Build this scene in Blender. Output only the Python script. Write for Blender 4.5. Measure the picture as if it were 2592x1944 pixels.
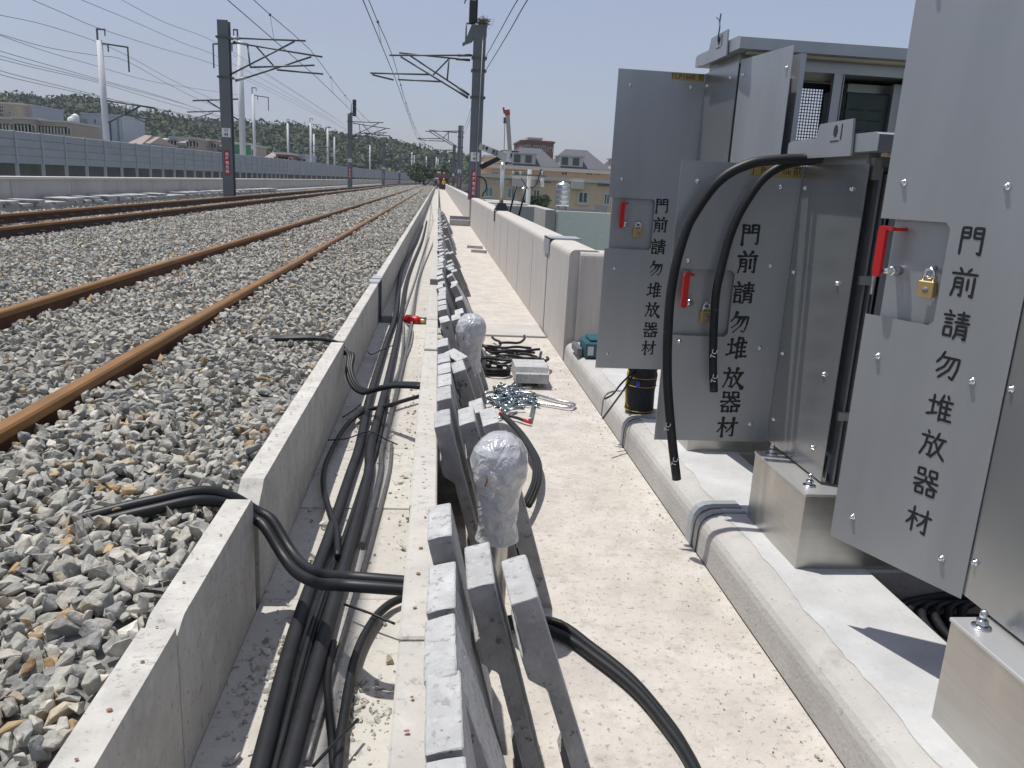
import bpy, bmesh, math, random
import numpy as np
from mathutils import Vector, Matrix, noise
random.seed(7); rng = np.random.default_rng(11)
R = math.radians
scn = bpy.context.scene
for o in list(bpy.data.objects): bpy.data.objects.remove(o)
col = scn.collection

# ------------------------------------------------------------------ camera
FPX, PX, PY = 2010.0, 1296.0, 972.0
VF = (1110.0, 457.0); ROLL = .052; EYE = 1.45
_ey = np.array([VF[0]-PX, VF[1]-PY, FPX]); _ey /= np.linalg.norm(_ey)
_h = np.array([VF[0]+1000-PX, VF[1]+1000*ROLL-PY, FPX])
_n = np.cross(_ey, _h); _n /= np.linalg.norm(_n)
if _n[1] < 0: _n = -_n
_ez = -_n; _ex = np.cross(_ey, _ez)
cam = bpy.data.cameras.new('camera'); cam_o = bpy.data.objects.new('camera', cam); col.objects.link(cam_o)
cam.sensor_width = 36; cam.lens = 36*FPX/2592; cam.clip_start = .05; cam.clip_end = 6000
_m = Matrix.Identity(4)
for r_, e_ in enumerate((_ex, _ey, _ez)):
    _m[r_][0] = e_[0]; _m[r_][1] = -e_[1]; _m[r_][2] = -e_[2]
_m[2][3] = EYE
cam_o.matrix_world = _m
scn.camera = cam_o
def at(u, v, **k):
    """survey helper: the world point on the sight line (u, v) of the survey photo at a known x, y or z"""
    d = np.array([u-PX, v-PY, FPX]); r = np.array([d@_ex, d@_ey, d@_ez])
    a, val = list(k.items())[0]; i = 'xyz'.index(a)
    if a == 'z': val -= EYE
    r = r*val/r[i]; r[2] += EYE
    return Vector(r)

# ------------------------------------------------------------------ world, sun, exposure
SUN_TO = Vector((-.28, .15, 1.0)).normalized()       # towards the sun
elev = math.asin(SUN_TO.z); azim = math.atan2(SUN_TO.x, SUN_TO.y)
w = bpy.data.worlds.new('World'); scn.world = w; w.use_nodes = True
nt = w.node_tree; nt.nodes.clear()
sky = nt.nodes.new('ShaderNodeTexSky'); sky.sky_type = 'NISHITA'; sky.sun_disc = False
sky.sun_elevation = elev; sky.sun_rotation = azim
sky.air_density = 1.1; sky.dust_density = 1.6; sky.ozone_density = 3.0; sky.altitude = 50
tc = nt.nodes.new('ShaderNodeTexCoord'); mp = nt.nodes.new('ShaderNodeMapping'); mp.inputs['Scale'].default_value = (1.2, 1.2, 5)
nz = nt.nodes.new('ShaderNodeTexNoise'); nz.inputs['Scale'].default_value = 1.7; nz.inputs['Detail'].default_value = 7; nz.inputs['Roughness'].default_value = .55
rp = nt.nodes.new('ShaderNodeValToRGB'); rp.color_ramp.elements[0].position = .38; rp.color_ramp.elements[1].position = .78
rp.color_ramp.elements[0].color = (.55, .55, .55, 1); rp.color_ramp.elements[1].color = (.85, .85, .85, 1)
mx = nt.nodes.new('ShaderNodeMixRGB'); mx.inputs[2].default_value = (3.25, 3.42, 4.45, 1)
bg = nt.nodes.new('ShaderNodeBackground'); bg.inputs['Strength'].default_value = .115
out = nt.nodes.new('ShaderNodeOutputWorld')
nt.links.new(tc.outputs['Generated'], mp.inputs[0]); nt.links.new(mp.outputs[0], nz.inputs['Vector'])
nt.links.new(nz.outputs[0], rp.inputs[0]); nt.links.new(rp.outputs[0], mx.inputs[0])
nt.links.new(sky.outputs[0], mx.inputs[1]); nt.links.new(mx.outputs[0], bg.inputs[0]); nt.links.new(bg.outputs[0], out.inputs[0])
sl = bpy.data.lights.new('sun', 'SUN'); sl.energy = 3.7; sl.angle = R(.6); sl.color = (1, .97, .915)
so = bpy.data.objects.new('sun', sl); col.objects.link(so)
so.rotation_euler = (-SUN_TO).to_track_quat('-Z', 'Y').to_euler(); so.location = (0, 0, 30)
vs = scn.view_settings; vs.view_transform = 'Standard'; vs.look = 'None'; vs.gamma = 1; vs.use_curve_mapping = False
vs.exposure = .15

# ------------------------------------------------------------------ materials
def mat(name, base, rough=.8, metal=0, vary=.12, scale=6, detail=5, bump=0, bscale=40, spec=.5, speck=None, stretch=None, rnd=0, **kw):
    """principled with noise variation; speck=(colour, scale, amount); stretch scales the noise space; rnd = per object value shift"""
    m = bpy.data.materials.new(name); m.use_nodes = True; t = m.node_tree; n = t.nodes; L = t.links
    b = n['Principled BSDF']; b.inputs['Roughness'].default_value = rough; b.inputs['Metallic'].default_value = metal
    b.inputs['Specular IOR Level'].default_value = spec
    for k, v in kw.items(): b.inputs[k.replace('_', ' ')].default_value = v
    c = n.new('ShaderNodeTexCoord'); vec = c.outputs['Object']
    if rnd:
        oi = n.new('ShaderNodeObjectInfo'); ad = n.new('ShaderNodeVectorMath'); ad.operation = 'ADD'
        cm = n.new('ShaderNodeCombineXYZ'); mu = n.new('ShaderNodeMath'); mu.operation = 'MULTIPLY'; mu.inputs[1].default_value = 37
        L.new(oi.outputs['Random'], mu.inputs[0]); L.new(mu.outputs[0], cm.inputs[0]); L.new(mu.outputs[0], cm.inputs[2])
        L.new(vec, ad.inputs[0]); L.new(cm.outputs[0], ad.inputs[1]); vec = ad.outputs[0]
    if stretch:
        mpn = n.new('ShaderNodeMapping'); mpn.inputs['Scale'].default_value = stretch; L.new(vec, mpn.inputs[0]); vec2 = mpn.outputs[0]
    else: vec2 = vec
    colr = None
    a = n.new('ShaderNodeTexNoise'); a.inputs['Scale'].default_value = scale; a.inputs['Detail'].default_value = detail; a.inputs['Roughness'].default_value = .62
    L.new(vec2, a.inputs['Vector'])
    r_ = n.new('ShaderNodeValToRGB'); e = r_.color_ramp.elements; e[0].position = .3; e[1].position = .7
    e[0].color = (*[max(0, x*(1-vary)) for x in base], 1); e[1].color = (*[min(1, x*(1+vary)) for x in base], 1)
    L.new(a.outputs[0], r_.inputs[0]); colr = r_.outputs[0]
    if rnd:
        hs = n.new('ShaderNodeHueSaturation'); mr = n.new('ShaderNodeMapRange'); mr.inputs['To Min'].default_value = 1-rnd; mr.inputs['To Max'].default_value = 1+rnd
        L.new(oi.outputs['Random'], mr.inputs[0]); L.new(mr.outputs[0], hs.inputs['Value']); L.new(colr, hs.inputs['Color']); colr = hs.outputs[0]
    for sp in (speck if isinstance(speck, list) else [speck] if speck else []):
        s = n.new('ShaderNodeTexNoise'); s.inputs['Scale'].default_value = sp[1]; s.inputs['Detail'].default_value = 9 if sp[1] < 25 else 3; s.inputs['Roughness'].default_value = .68; L.new(vec if len(sp) < 4 else vec2, s.inputs['Vector'])
        q = n.new('ShaderNodeValToRGB'); q.color_ramp.elements[0].position = 1-sp[2]; q.color_ramp.elements[1].position = min(1, 1-sp[2]+(.22 if sp[1] < 25 else .07))
        L.new(s.outputs[0], q.inputs[0]); mm = n.new('ShaderNodeMixRGB'); mm.inputs[2].default_value = (*sp[0], 1)
        L.new(q.outputs[0], mm.inputs[0]); L.new(colr, mm.inputs[1]); colr = mm.outputs[0]
    L.new(colr, b.inputs['Base Color'])
    if bump:
        bn = n.new('ShaderNodeTexNoise'); bn.inputs['Scale'].default_value = bscale; bn.inputs['Detail'].default_value = 6; L.new(vec, bn.inputs['Vector'])
        bp = n.new('ShaderNodeBump'); bp.inputs['Strength'].default_value = bump; bp.inputs['Distance'].default_value = .01
        L.new(bn.outputs[0], bp.inputs['Height']); L.new(bp.outputs[0], b.inputs['Normal'])
    return m

M = {}
M['walk'] = mat('walk_concrete', (.505, .465, .415), .9, vary=.12, scale=2.6, detail=12, bump=.35, bscale=70,
                speck=[((.60, .565, .52), 4.0, .54), ((.37, .34, .30), 9, .48), ((.40, .37, .335), 2.2, .46), ((.33, .305, .27), 42, .42), ((.21, .195, .175), 70, .36), ((.13, .12, .11), 130, .325)])
M['stripgrey'] = mat('joint_strip_concrete', (.46, .44, .41), .9, vary=.10, scale=3, detail=9, bump=.2, bscale=70, speck=[((.33, .31, .29), 40, .37)])
M['trough'] = mat('trough_concrete', (.485, .46, .415), .9, vary=.14, scale=6, detail=8, bump=.2, bscale=90, speck=[((.37, .35, .315), 6, .48), ((.35, .33, .295), 34, .41), ((.57, .545, .50), 11, .46), ((.2, .19, .17), 90, .345)], rnd=.05)
M['troughwall'] = mat('trough_wall_concrete', (.50, .48, .435), .9, vary=.12, scale=4, stretch=(3, 3, 1), bump=.18, bscale=90, speck=[((.36, .345, .315), 5, .50), ((.33, .32, .295), 46, .41), ((.20, .19, .175), 95, .345), ((.60, .59, .56), 9, .46)], rnd=.06)
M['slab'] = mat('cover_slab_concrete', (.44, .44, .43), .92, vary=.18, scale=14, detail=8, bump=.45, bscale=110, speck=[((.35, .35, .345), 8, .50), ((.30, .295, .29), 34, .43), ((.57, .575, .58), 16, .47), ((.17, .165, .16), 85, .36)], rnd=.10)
M['slabshade'] = mat('cover_slab_shaded_side', (.29, .283, .275), .92, vary=.28, scale=11, detail=8, bump=.4, bscale=90, speck=[((.10, .098, .095), 26, .40), ((.31, .305, .30), 30, .36)], rnd=.12)  # mottled concrete, darkened: shade on the slab sides is put into the colour
M['parapet'] = mat('parapet_concrete', (.50, .465, .425), .9, vary=.10, scale=3, stretch=(5, 5, .5), bump=.15, bscale=50,
                   speck=[((.31, .28, .255), 3.4, .37, 1), ((.36, .33, .30), 60, .30)])
M['plinth'] = mat('plinth_concrete', (.45, .432, .405), .9, vary=.14, scale=4, detail=10, bump=.3, bscale=70, speck=[((.33, .31, .28), 8, .44), ((.36, .34, .31), 40, .38), ((.17, .16, .15), 80, .33)])
M['grout'] = mat('plinth_top_skim', (.49, .49, .485), .85, vary=.14, scale=5, detail=10, bump=.2, bscale=60, speck=[((.45, .44, .42), 7, .48), ((.42, .41, .39), 45, .37), ((.28, .27, .26), 110, .33)])
M['farconc'] = mat('far_concrete', (.41, .40, .375), .9, vary=.10, scale=1.2, stretch=(2, 2, .6), bump=.1)
M['deck'] = mat('deck_concrete', (.36, .345, .32), .9, vary=.12, scale=1.5)
M['panel'] = mat('galvanised_panel', (.38, .395, .408), .40, .5, vary=.09, scale=2.2, detail=10, stretch=(2, 2, .5), bump=.012, bscale=9)
M['panel2'] = mat('galvanised_side_panel', (.36, .375, .38), .23, .72, vary=.05, scale=3, bump=.010, bscale=7)
M['stainless'] = mat('brushed_stainless', (.50, .485, .455), .32, .85, vary=.06, scale=5, stretch=(1, 1, 14), bump=.02, bscale=30)
M['stainlid'] = mat('stainless_lid', (.66, .655, .64), .38, .7, vary=.04)
M['frame'] = mat('cabinet_frame_steel', (.40, .41, .42), .4, .6, vary=.05)
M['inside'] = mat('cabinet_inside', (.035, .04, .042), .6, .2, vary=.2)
M['rack'] = mat('equipment_rack', (.05, .075, .065), .5, .2, vary=.15, scale=12)
M['cream'] = mat('cream_insulation', (.62, .57, .46), .8)
M['chrome'] = mat('zinc_bolt', (.72, .72, .72), .18, 1, vary=.05)
M['zinc'] = mat('zinc_hardware', (.36, .42, .44), .26, 1, vary=.25, scale=60)
M['black'] = mat('black_cable', (.015, .016, .018), .46, spec=.35, vary=.3, scale=8, speck=[((.07, .068, .065), 30, .30)])
M['cablegrey'] = mat('dusty_cable', (.019, .020, .023), .5, spec=.32, vary=.3, scale=8, speck=[((.14, .13, .12), 20, .34)])
M['greycable'] = mat('grey_cable', (.20, .195, .19), .55, vary=.2, scale=10)
M['wirerope'] = mat('wire_rope', (.17, .165, .16), .5, .5, vary=.3, scale=60)
M['ink'] = mat('stencil_ink', (.012, .012, .013), .6, vary=.2, scale=20)
M['white'] = mat('white_paint', (.75, .75, .74), .6, vary=.04)
M['red'] = mat('red_plastic', (.50, .012, .014), .38, vary=.08)
M['redsign'] = mat('red_sign', (.36, .02, .025), .5)
M['brass'] = mat('brass_lock', (.60, .43, .19), .34, .75, vary=.08)
M['tape'] = mat('tan_tape', (.36, .27, .10), .35, vary=.08, scale=12)
M['rail'] = mat('rusty_rail', (.115, .047, .022), .72, .1, vary=.35, scale=9, bump=.12, bscale=80, speck=[((.20, .095, .03), 18, .42)])
M['railtop'] = mat('rusty_rail_head', (.235, .115, .032), .55, .25, vary=.22, scale=14, stretch=(1, .2, 1), bump=.08, bscale=90)
M['raildark'] = mat('dark_rail', (.060, .030, .020), .75, .1, vary=.3, scale=7)
M['rust'] = mat('rust_spot', (.26, .13, .065), .9, vary=.4, scale=60)
M['mast'] = mat('mast_steel', (.15, .16, .175), .5, .25, vary=.08, scale=2)
M['mastlight'] = mat('galvanised_mast', (.36, .38, .40), .5, .3, vary=.08, scale=2)
M['tube'] = mat('cantilever_tube', (.10, .105, .11), .5, .3, vary=.15)
M['wire'] = mat('overhead_wire', (.09, .092, .1), .5, .4)
M['whitepole'] = mat('white_pole', (.62, .63, .65), .6, vary=.05)
M['barrier'] = mat('noise_barrier_panel', (.40, .42, .44), .65, .1, vary=.07, scale=.8, rnd=.04)
M['barrierpost'] = mat('barrier_post', (.48, .49, .50), .6, .2, vary=.06)
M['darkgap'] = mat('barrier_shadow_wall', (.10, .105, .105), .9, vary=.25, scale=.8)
M['beige'] = mat('beige_render', (.64, .475, .33), .9, vary=.07, scale=.6)
M['beige2'] = mat('pale_beige_render', (.40, .335, .27), .9, vary=.08, scale=.5)
M['trim'] = mat('pale_trim', (.56, .53, .49), .85, vary=.06)
M['roof'] = mat('slate_roof', (.085, .085, .10), .75, vary=.2, scale=3)
M['rooftile'] = mat('tiled_roof', (.30, .24, .22), .8, vary=.2, scale=3)
M['brick'] = mat('brick_facade', (.20, .085, .075), .85, vary=.2, scale=1.5)
M['glass'] = mat('window_glass', (.05, .075, .08), .12, vary=.3, scale=.5)
M['tealglass'] = mat('teal_glass', (.16, .30, .29), .2, vary=.2, scale=.5)
M['blueglass'] = mat('blue_glass', (.04, .06, .15), .25, vary=.2, scale=.3)
M['metalclad'] = mat('metal_cladding', (.42, .45, .50), .5, .2, vary=.06)
M['green'] = mat('green_tarp', (.05, .22, .12), .8)
M['palegreen'] = mat('pale_green_wall', (.76, .79, .70), .8, vary=.05)
M['tank'] = mat('stainless_tank', (.50, .51, .54), .34, .95, vary=.06)
M['tealbox'] = mat('teal_case', (.015, .085, .11), .5, vary=.1)
M['bag'] = mat('navy_canvas', (.018, .020, .028), .85, vary=.3, scale=30, bump=.3, bscale=150)
M['yellow'] = mat('yellow_piping', (.42, .27, .02), .7)
M['blue'] = mat('blue_plastic', (.02, .06, .45), .4)
M['blackboard'] = mat('black_sign_back', (.012, .012, .013), .6)
M['signface'] = mat('sign_face', (.50, .51, .49), .5, vary=.06)
M['twig'] = mat('dry_twigs', (.10, .085, .045), .95, vary=.4, scale=20)
M['teal_wire'] = mat('teal_wire', (.02, .14, .15), .4)
M['crane'] = mat('crane_boom', (.34, .34, .32), .5, .2)
M['cranered'] = mat('crane_tip', (.35, .04, .025), .5)
M['rail_clip'] = mat('rail_clip', (.035, .022, .017), .7, .2)
M['vest'] = mat('hi_vis_vest', (.70, .62, .04), .7)
M['cloth'] = mat('dark_clothes', (.04, .045, .06), .9)
M['pink'] = mat('pink_shirt', (.60, .28, .30), .9)
M['skin'] = mat('skin', (.42, .26, .18), .6)
M['hill'] = mat('hill_soil', (.030, .052, .022), .95, vary=.4, scale=.05)
M['grass'] = mat('ground_grass', (.085, .115, .055), .95, vary=.35, scale=.03)

# plastic film
m = mat('plastic_wrap', (.60, .605, .62), .2, vary=.12, scale=9, spec=.7); M['film'] = m
t = m.node_tree; b = t.nodes['Principled BSDF']; b.inputs['Transmission Weight'].default_value = .25; b.inputs['Coat Weight'].default_value = .5
c = t.nodes.new('ShaderNodeTexCoord')
vo = t.nodes.new('ShaderNodeTexVoronoi'); vo.inputs['Scale'].default_value = 26; wn = t.nodes.new('ShaderNodeTexNoise'); wn.inputs['Scale'].default_value = 18; wn.inputs['Distortion'].default_value = 2.2
t.links.new(c.outputs['Object'], vo.inputs['Vector']); t.links.new(c.outputs['Object'], wn.inputs['Vector'])
ad = t.nodes.new('ShaderNodeMath'); t.links.new(vo.outputs[0], ad.inputs[0]); t.links.new(wn.outputs[0], ad.inputs[1])
bp = t.nodes.new('ShaderNodeBump'); bp.inputs['Strength'].default_value = .7; bp.inputs['Distance'].default_value = .013
t.links.new(ad.outputs[0], bp.inputs['Height']); t.links.new(bp.outputs[0], b.inputs['Normal'])

# attribute-coloured material for stones and leaves
def sheen(m, lo, hi, sc=2.2):
    t = m.node_tree; b = t.nodes['Principled BSDF']; c = t.nodes.new('ShaderNodeTexCoord'); mp_ = t.nodes.new('ShaderNodeMapping'); mp_.inputs['Scale'].default_value = (3, 3, .8)
    n_ = t.nodes.new('ShaderNodeTexNoise'); n_.inputs['Scale'].default_value = sc; n_.inputs['Detail'].default_value = 9; n_.inputs['Roughness'].default_value = .65; n_.inputs['Distortion'].default_value = .6
    r_ = t.nodes.new('ShaderNodeMapRange'); r_.inputs[1].default_value = .35; r_.inputs[2].default_value = .65; r_.inputs[3].default_value = lo; r_.inputs[4].default_value = hi
    t.links.new(c.outputs['Object'], mp_.inputs[0]); t.links.new(mp_.outputs[0], n_.inputs['Vector']); t.links.new(n_.outputs[0], r_.inputs[0]); t.links.new(r_.outputs[0], b.inputs['Roughness'])
sheen(M['panel'], .34, .46, 1.6); sheen(M['panel2'], .20, .27, 1.2); sheen(M['stainless'], .24, .42)
def attrmat(name, rough=.85, bump=.3, bscale=60, vary=.25, nscale=25, trans=0):
    m = bpy.data.materials.new(name); m.use_nodes = True; t = m.node_tree; b = t.nodes['Principled BSDF']
    b.inputs['Roughness'].default_value = rough
    a = t.nodes.new('ShaderNodeAttribute'); a.attribute_name = 'tint'
    c = t.nodes.new('ShaderNodeTexCoord'); nz = t.nodes.new('ShaderNodeTexNoise'); nz.inputs['Scale'].default_value = nscale; nz.inputs['Detail'].default_value = 5
    t.links.new(c.outputs['Object'], nz.inputs['Vector'])
    mr = t.nodes.new('ShaderNodeMapRange'); mr.inputs[1].default_value = .3; mr.inputs[2].default_value = .7; mr.inputs[3].default_value = 1-vary; mr.inputs[4].default_value = 1+vary
    t.links.new(nz.outputs[0], mr.inputs[0])
    mu = t.nodes.new('ShaderNodeVectorMath'); mu.operation = 'SCALE'; t.links.new(a.outputs['Color'], mu.inputs[0]); t.links.new(mr.outputs[0], mu.inputs['Scale'])
    t.links.new(mu.outputs[0], b.inputs['Base Color'])
    if bump:
        bp = t.nodes.new('ShaderNodeBump'); bp.inputs['Strength'].default_value = bump; bp.inputs['Distance'].default_value = .006
        n2 = t.nodes.new('ShaderNodeTexNoise'); n2.inputs['Scale'].default_value = bscale; n2.inputs['Detail'].default_value = 4
        t.links.new(c.outputs['Object'], n2.inputs['Vector']); t.links.new(n2.outputs[0], bp.inputs['Height']); t.links.new(bp.outputs[0], b.inputs['Normal'])
    return m
M['stone'] = attrmat('ballast_stone', .88, .8, 70, .3, 34)
M['leaf'] = attrmat('foliage', .8, 0, 1, .25, .6)

# ------------------------------------------------------------------ object helpers
def tag(o, label=None, cat=None, group=None, kind=None):
    if label: o['label'] = label
    if cat:
        o['category'] = cat
        if not kind: o['kind'] = 'thing'
    if group: o['group'] = group
    if kind: o['kind'] = kind
    return o
def empty(name, loc, label=None, cat=None, group=None, rz=0):
    o = bpy.data.objects.new(name, None); col.objects.link(o); o.location = loc; o.rotation_euler.z = rz; o.empty_display_size = .1
    return tag(o, label, cat, group)
def link(name, me, parent=None, loc=None):
    o = bpy.data.objects.new(name, me); col.objects.link(o)
    if loc is not None: o.location = loc
    if parent is not None: o.parent = parent
    return o
def copy_tree(o, parent=None):
    c = o.copy(); col.objects.link(c); c.parent = parent
    for ch in o.children: copy_tree(ch, c)
    return c

class MB:
    def __init__(s): s.v = []; s.f = []; s.sm = []; s.mi = []; s.cur = 0
    def add(s, vs, fs, smooth=False):
        k = len(s.v); s.v += [tuple(x) for x in vs]
        for f in fs: s.f.append(tuple(i+k for i in f)); s.sm.append(smooth); s.mi.append(s.cur)
        return s
    def box(s, x0, x1, y0, y1, z0, z1, bev=0):
        if bev:
            bm = bmesh.new(); bmesh.ops.create_cube(bm, size=1)
            for v in bm.verts: v.co = ((x0+x1)/2+v.co.x*(x1-x0), (y0+y1)/2+v.co.y*(y1-y0), (z0+z1)/2+v.co.z*(z1-z0))
            bmesh.ops.bevel(bm, geom=bm.edges[:], offset=bev, segments=1, affect='EDGES', clamp_overlap=True)
            bm.verts.index_update()
            s.add([v.co[:] for v in bm.verts], [[v.index for v in f.verts] for f in bm.faces]); bm.free(); return s
        return s.add([(x, y, z) for x in (x0, x1) for y in (y0, y1) for z in (z0, z1)],
                     [(0, 1, 3, 2), (4, 6, 7, 5), (0, 4, 5, 1), (2, 3, 7, 6), (0, 2, 6, 4), (1, 5, 7, 3)])
    def hexa(s, p):   # 8 points: bottom quad then top quad
        return s.add(p, [(3, 2, 1, 0), (4, 5, 6, 7), (0, 1, 5, 4), (1, 2, 6, 5), (2, 3, 7, 6), (3, 0, 4, 7)])
    def bar(s, a, b, w, h=None, up=(0, 0, 1)):
        a = Vector(a); b = Vector(b); d = (b-a).normalized(); u = Vector(up)
        if abs(d.dot(u)) > .98: u = Vector((1, 0, 0))
        r = d.cross(u).normalized(); u = r.cross(d); h = h or w
        q = [r*(-w/2)+u*(-h/2), r*(w/2)+u*(-h/2), r*(w/2)+u*(h/2), r*(-w/2)+u*(h/2)]
        return s.hexa([a+x for x in q]+[b+x for x in q])
    def tube(s, pts, r, seg=8, cap=True):
        pts = [Vector(p) for p in pts]; n = len(pts); rs = r if isinstance(r, (list, tuple)) else [r]*n
        vs = []; prev = None
        for i, p in enumerate(pts):
            d = (pts[min(i+1, n-1)]-pts[max(i-1, 0)]).normalized()
            if prev is None: prev = d.orthogonal().normalized()
            u = (prev-d*prev.dot(d))
            u = u.normalized() if u.length > 1e-6 else d.orthogonal().normalized()
            prev = u; w_ = d.cross(u)
            for k in range(seg):
                a = 2*math.pi*k/seg; vs.append(p+(u*math.cos(a)+w_*math.sin(a))*rs[i])
        fs = [(i*seg+k, i*seg+(k+1) % seg, (i+1)*seg+(k+1) % seg, (i+1)*seg+k) for i in range(n-1) for k in range(seg)]
        s.add(vs, fs, True)
        if cap:
            k0 = len(s.v)-len(vs)
            s.f.append(tuple(k0+k for k in reversed(range(seg)))); s.f.append(tuple(k0+(n-1)*seg+k for k in range(seg))); s.sm += [False, False]; s.mi += [s.cur]*2
        return s
    def cyl(s, a, b, r, seg=12, r2=None): return s.tube([a, b], [r, r2 if r2 is not None else r], seg)
    def lathe(s, prof, cx, cy, seg=24, jit=0, seed=0):
        vs = []
        for i, (r, z) in enumerate(prof):
            for k in range(seg):
                a = 2*math.pi*k/seg; rr = r
                if jit: rr = r*(1+jit*noise.noise(Vector((math.cos(a)*2.2+seed, math.sin(a)*2.2, z*16+seed)))+jit*.5*noise.noise(Vector((math.cos(a)*6+seed, math.sin(a)*6, z*40))))
                vs.append((cx+rr*math.cos(a), cy+rr*math.sin(a), z))
        n = len(prof)
        fs = [(i*seg+k, i*seg+(k+1) % seg, (i+1)*seg+(k+1) % seg, (i+1)*seg+k) for i in range(n-1) for k in range(seg)]
        fs += [tuple(reversed(range(seg))), tuple((n-1)*seg+k for k in range(seg))]
        return s.add(vs, fs, True)
    def prism(s, poly, lo, hi, axis='y'):
        n = len(poly)
        def P3(p, t): return {'y': (p[0], t, p[1]), 'x': (t, p[0], p[1]), 'z': (p[0], p[1], t)}[axis]
        vs = [P3(p, lo) for p in poly]+[P3(p, hi) for p in poly]
        return s.add(vs, [tuple(range(n)), tuple(range(2*n-1, n-1, -1))]+[(i, n+i, n+(i+1) % n, (i+1) % n) for i in range(n)])
    def mesh(s, name, mt):
        me = bpy.data.meshes.new(name); me.from_pydata(s.v, [], s.f)
        for q in (mt if isinstance(mt, (list, tuple)) else [mt]): me.materials.append(M[q] if isinstance(q, str) else q)
        me.polygons.foreach_set('use_smooth', s.sm); me.polygons.foreach_set('material_index', s.mi); me.validate()
        bm = bmesh.new(); bm.from_mesh(me); bmesh.ops.recalc_face_normals(bm, faces=bm.faces[:]); bm.to_mesh(me); bm.free()
        return me
    def build(s, name, mt, parent=None, base=None):
        """link as one object; with base the vertices are made relative to it; parents' offset removed"""
        off = Vector((0, 0, 0))
        p = parent
        if base is not None: off = Vector(base)
        elif parent is not None:
            off = Vector(world_loc(parent))
        if off.length: s.v = [(x-off.x, y-off.y, z-off.z) for x, y, z in s.v]
        o = link(name, s.mesh(name, mt), parent)
        if base is not None: o.location = base
        return o
def world_loc(o):
    l = Vector(o.location); p = o.parent
    while p is not None: l += Vector(p.location); p = p.parent
    return l
def smooth_path(pts, n=8):
    P = [Vector(p) for p in pts]; P = [P[0]*2-P[1]]+P+[P[-1]*2-P[-2]]; o = []
    for i in range(1, len(P)-2):
        a, b_, c_, d = P[i-1:i+3]
        for k in range(n):
            t = k/n; o.append(.5*((2*b_)+(-a+c_)*t+(2*a-5*b_+4*c_-d)*t*t+(-a+3*b_-3*c_+d)*t**3))
    o.append(P[-2]); return o

# the line: straight for 130 m, then a wide right-hand bend
S0, RAD = 130.0, 900.0
def PL(s, off, z=0.0):
    if s <= S0: return Vector((off, s, z))
    th = (s-S0)/RAD; return Vector((RAD-(RAD-off)*math.cos(th), S0+(RAD-off)*math.sin(th), z))
def sweep(mb, prof, ss, closed=True, cap=True):
    n = len(prof); vs = []
    for s_ in ss: vs += [PL(s_, o_, z_) for o_, z_ in prof]
    fs = []
    for i in range(len(ss)-1):
        for k in range(n if closed else n-1): fs.append((i*n+k, i*n+(k+1) % n, (i+1)*n+(k+1) % n, (i+1)*n+k))
    if cap and closed: fs += [tuple(range(n)), tuple((len(ss)-1)*n+k for k in range(n))]
    mb.add(vs, fs); return mb
SS = [-3, 2, 5, 10, 20, 40, 70, 100, 130]+list(range(145, 400, 15))

# ================================================================== SETTING
# ground, deck, walkway
g = MB(); g.add([(-3000, -800, -9), (3000, -800, -9), (3000, 4000, -9), (-3000, 4000, -9)], [(0, 1, 2, 3)])
tag(g.build('ground', 'grass'), kind='structure')
d = MB(); sweep(d, [(-9.9, -1.2), (-9.9, -.02), (1.5, -.02), (1.5, -1.2)], SS)
tag(d.build('viaduct_deck', 'deck'), kind='structure')
d = MB(); d.box(1.5, 3.4, -3, 6.95, -1.2, -.02); tag(d.build('deck_bay', 'deck'), kind='structure')

# walkway: cast slabs with joints, and the cover strip of the expansion joint
wk = tag(empty('walkway', (.5, 0, 0)), kind='structure')
def wslab(y0, y1, z=0.0, x0=.03, x1=1.112):
    mb = MB(); mb.box(x0, x1, y0, y1, -.018, z, .004); o = mb.build('floor_slab', 'walk', wk); return o
wslab(-2.0, 7.62); wslab(8.31, 14.4, .0); wslab(14.41, 20.5); wslab(20.51, 27.4); wslab(28.6, 45); wslab(45.01, 90); wslab(90.01, 130)
mb = MB(); mb.box(.03, 1.098, 7.65, 8.27, -.018, .016, .006); mb.build('joint_cover_strip', 'stripgrey', wk)

# right parapet: cast lengths, joint cap, return wall at the cabinet bay
def rounded(x0, x1, z0, z1, r=.05, n=4):
    p = [(x0, z0)]
    for k in range(n+1):
        a = math.pi-k*math.pi/2/n; p.append((x0+r+r*math.cos(a), z1-r+r*math.sin(a)))
    for k in range(n+1):
        a = math.pi/2-k*math.pi/2/n; p.append((x1-r+r*math.cos(a), z1-r+r*math.sin(a)))
    return p+[(x1, z0)]
par = empty('parapet_wall', (1.25, 7, 0), 'pale board-marked concrete parapet along the walkway with metal joint cap', 'wall')
prof = rounded(1.112, 1.39, -.4, .945, .055)
def parlen(y0, y1, extra=()):
    mb = MB(); mb.prism(prof, y0, y1, 'y'); return mb.build('wall_length', 'parapet', par)
parlen(6.66, 7.97)
parlen(8.03, 27.4)
# return wall closing the bay (runs away from the line), rounded corner top
mb = MB(); mb.prism(rounded(6.62, 6.9, -.4, .935, .055), 1.20, 3.3, 'x'); mb.build('return_wall', 'parapet', par)
mb = MB(); mb.prism(rounded(3.02, 3.3, -.4, .935, .055), -3, 6.6, 'y'); mb.build('bay_back_wall', 'parapet', par)
mb = MB()
for y0 in (7.86,): 
    mb.box(1.098, 1.110, y0, y0+.36, .80, .96); mb.box(1.098, 1.42, y0, y0+.36, .948, .962)
mb.build('joint_cap', 'mastlight', par)
mb = MB(); mb.box(1.13, 1.38, 7.972, 8.028, 0, .93); mb.build('joint_filler', 'inside', par)
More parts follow.
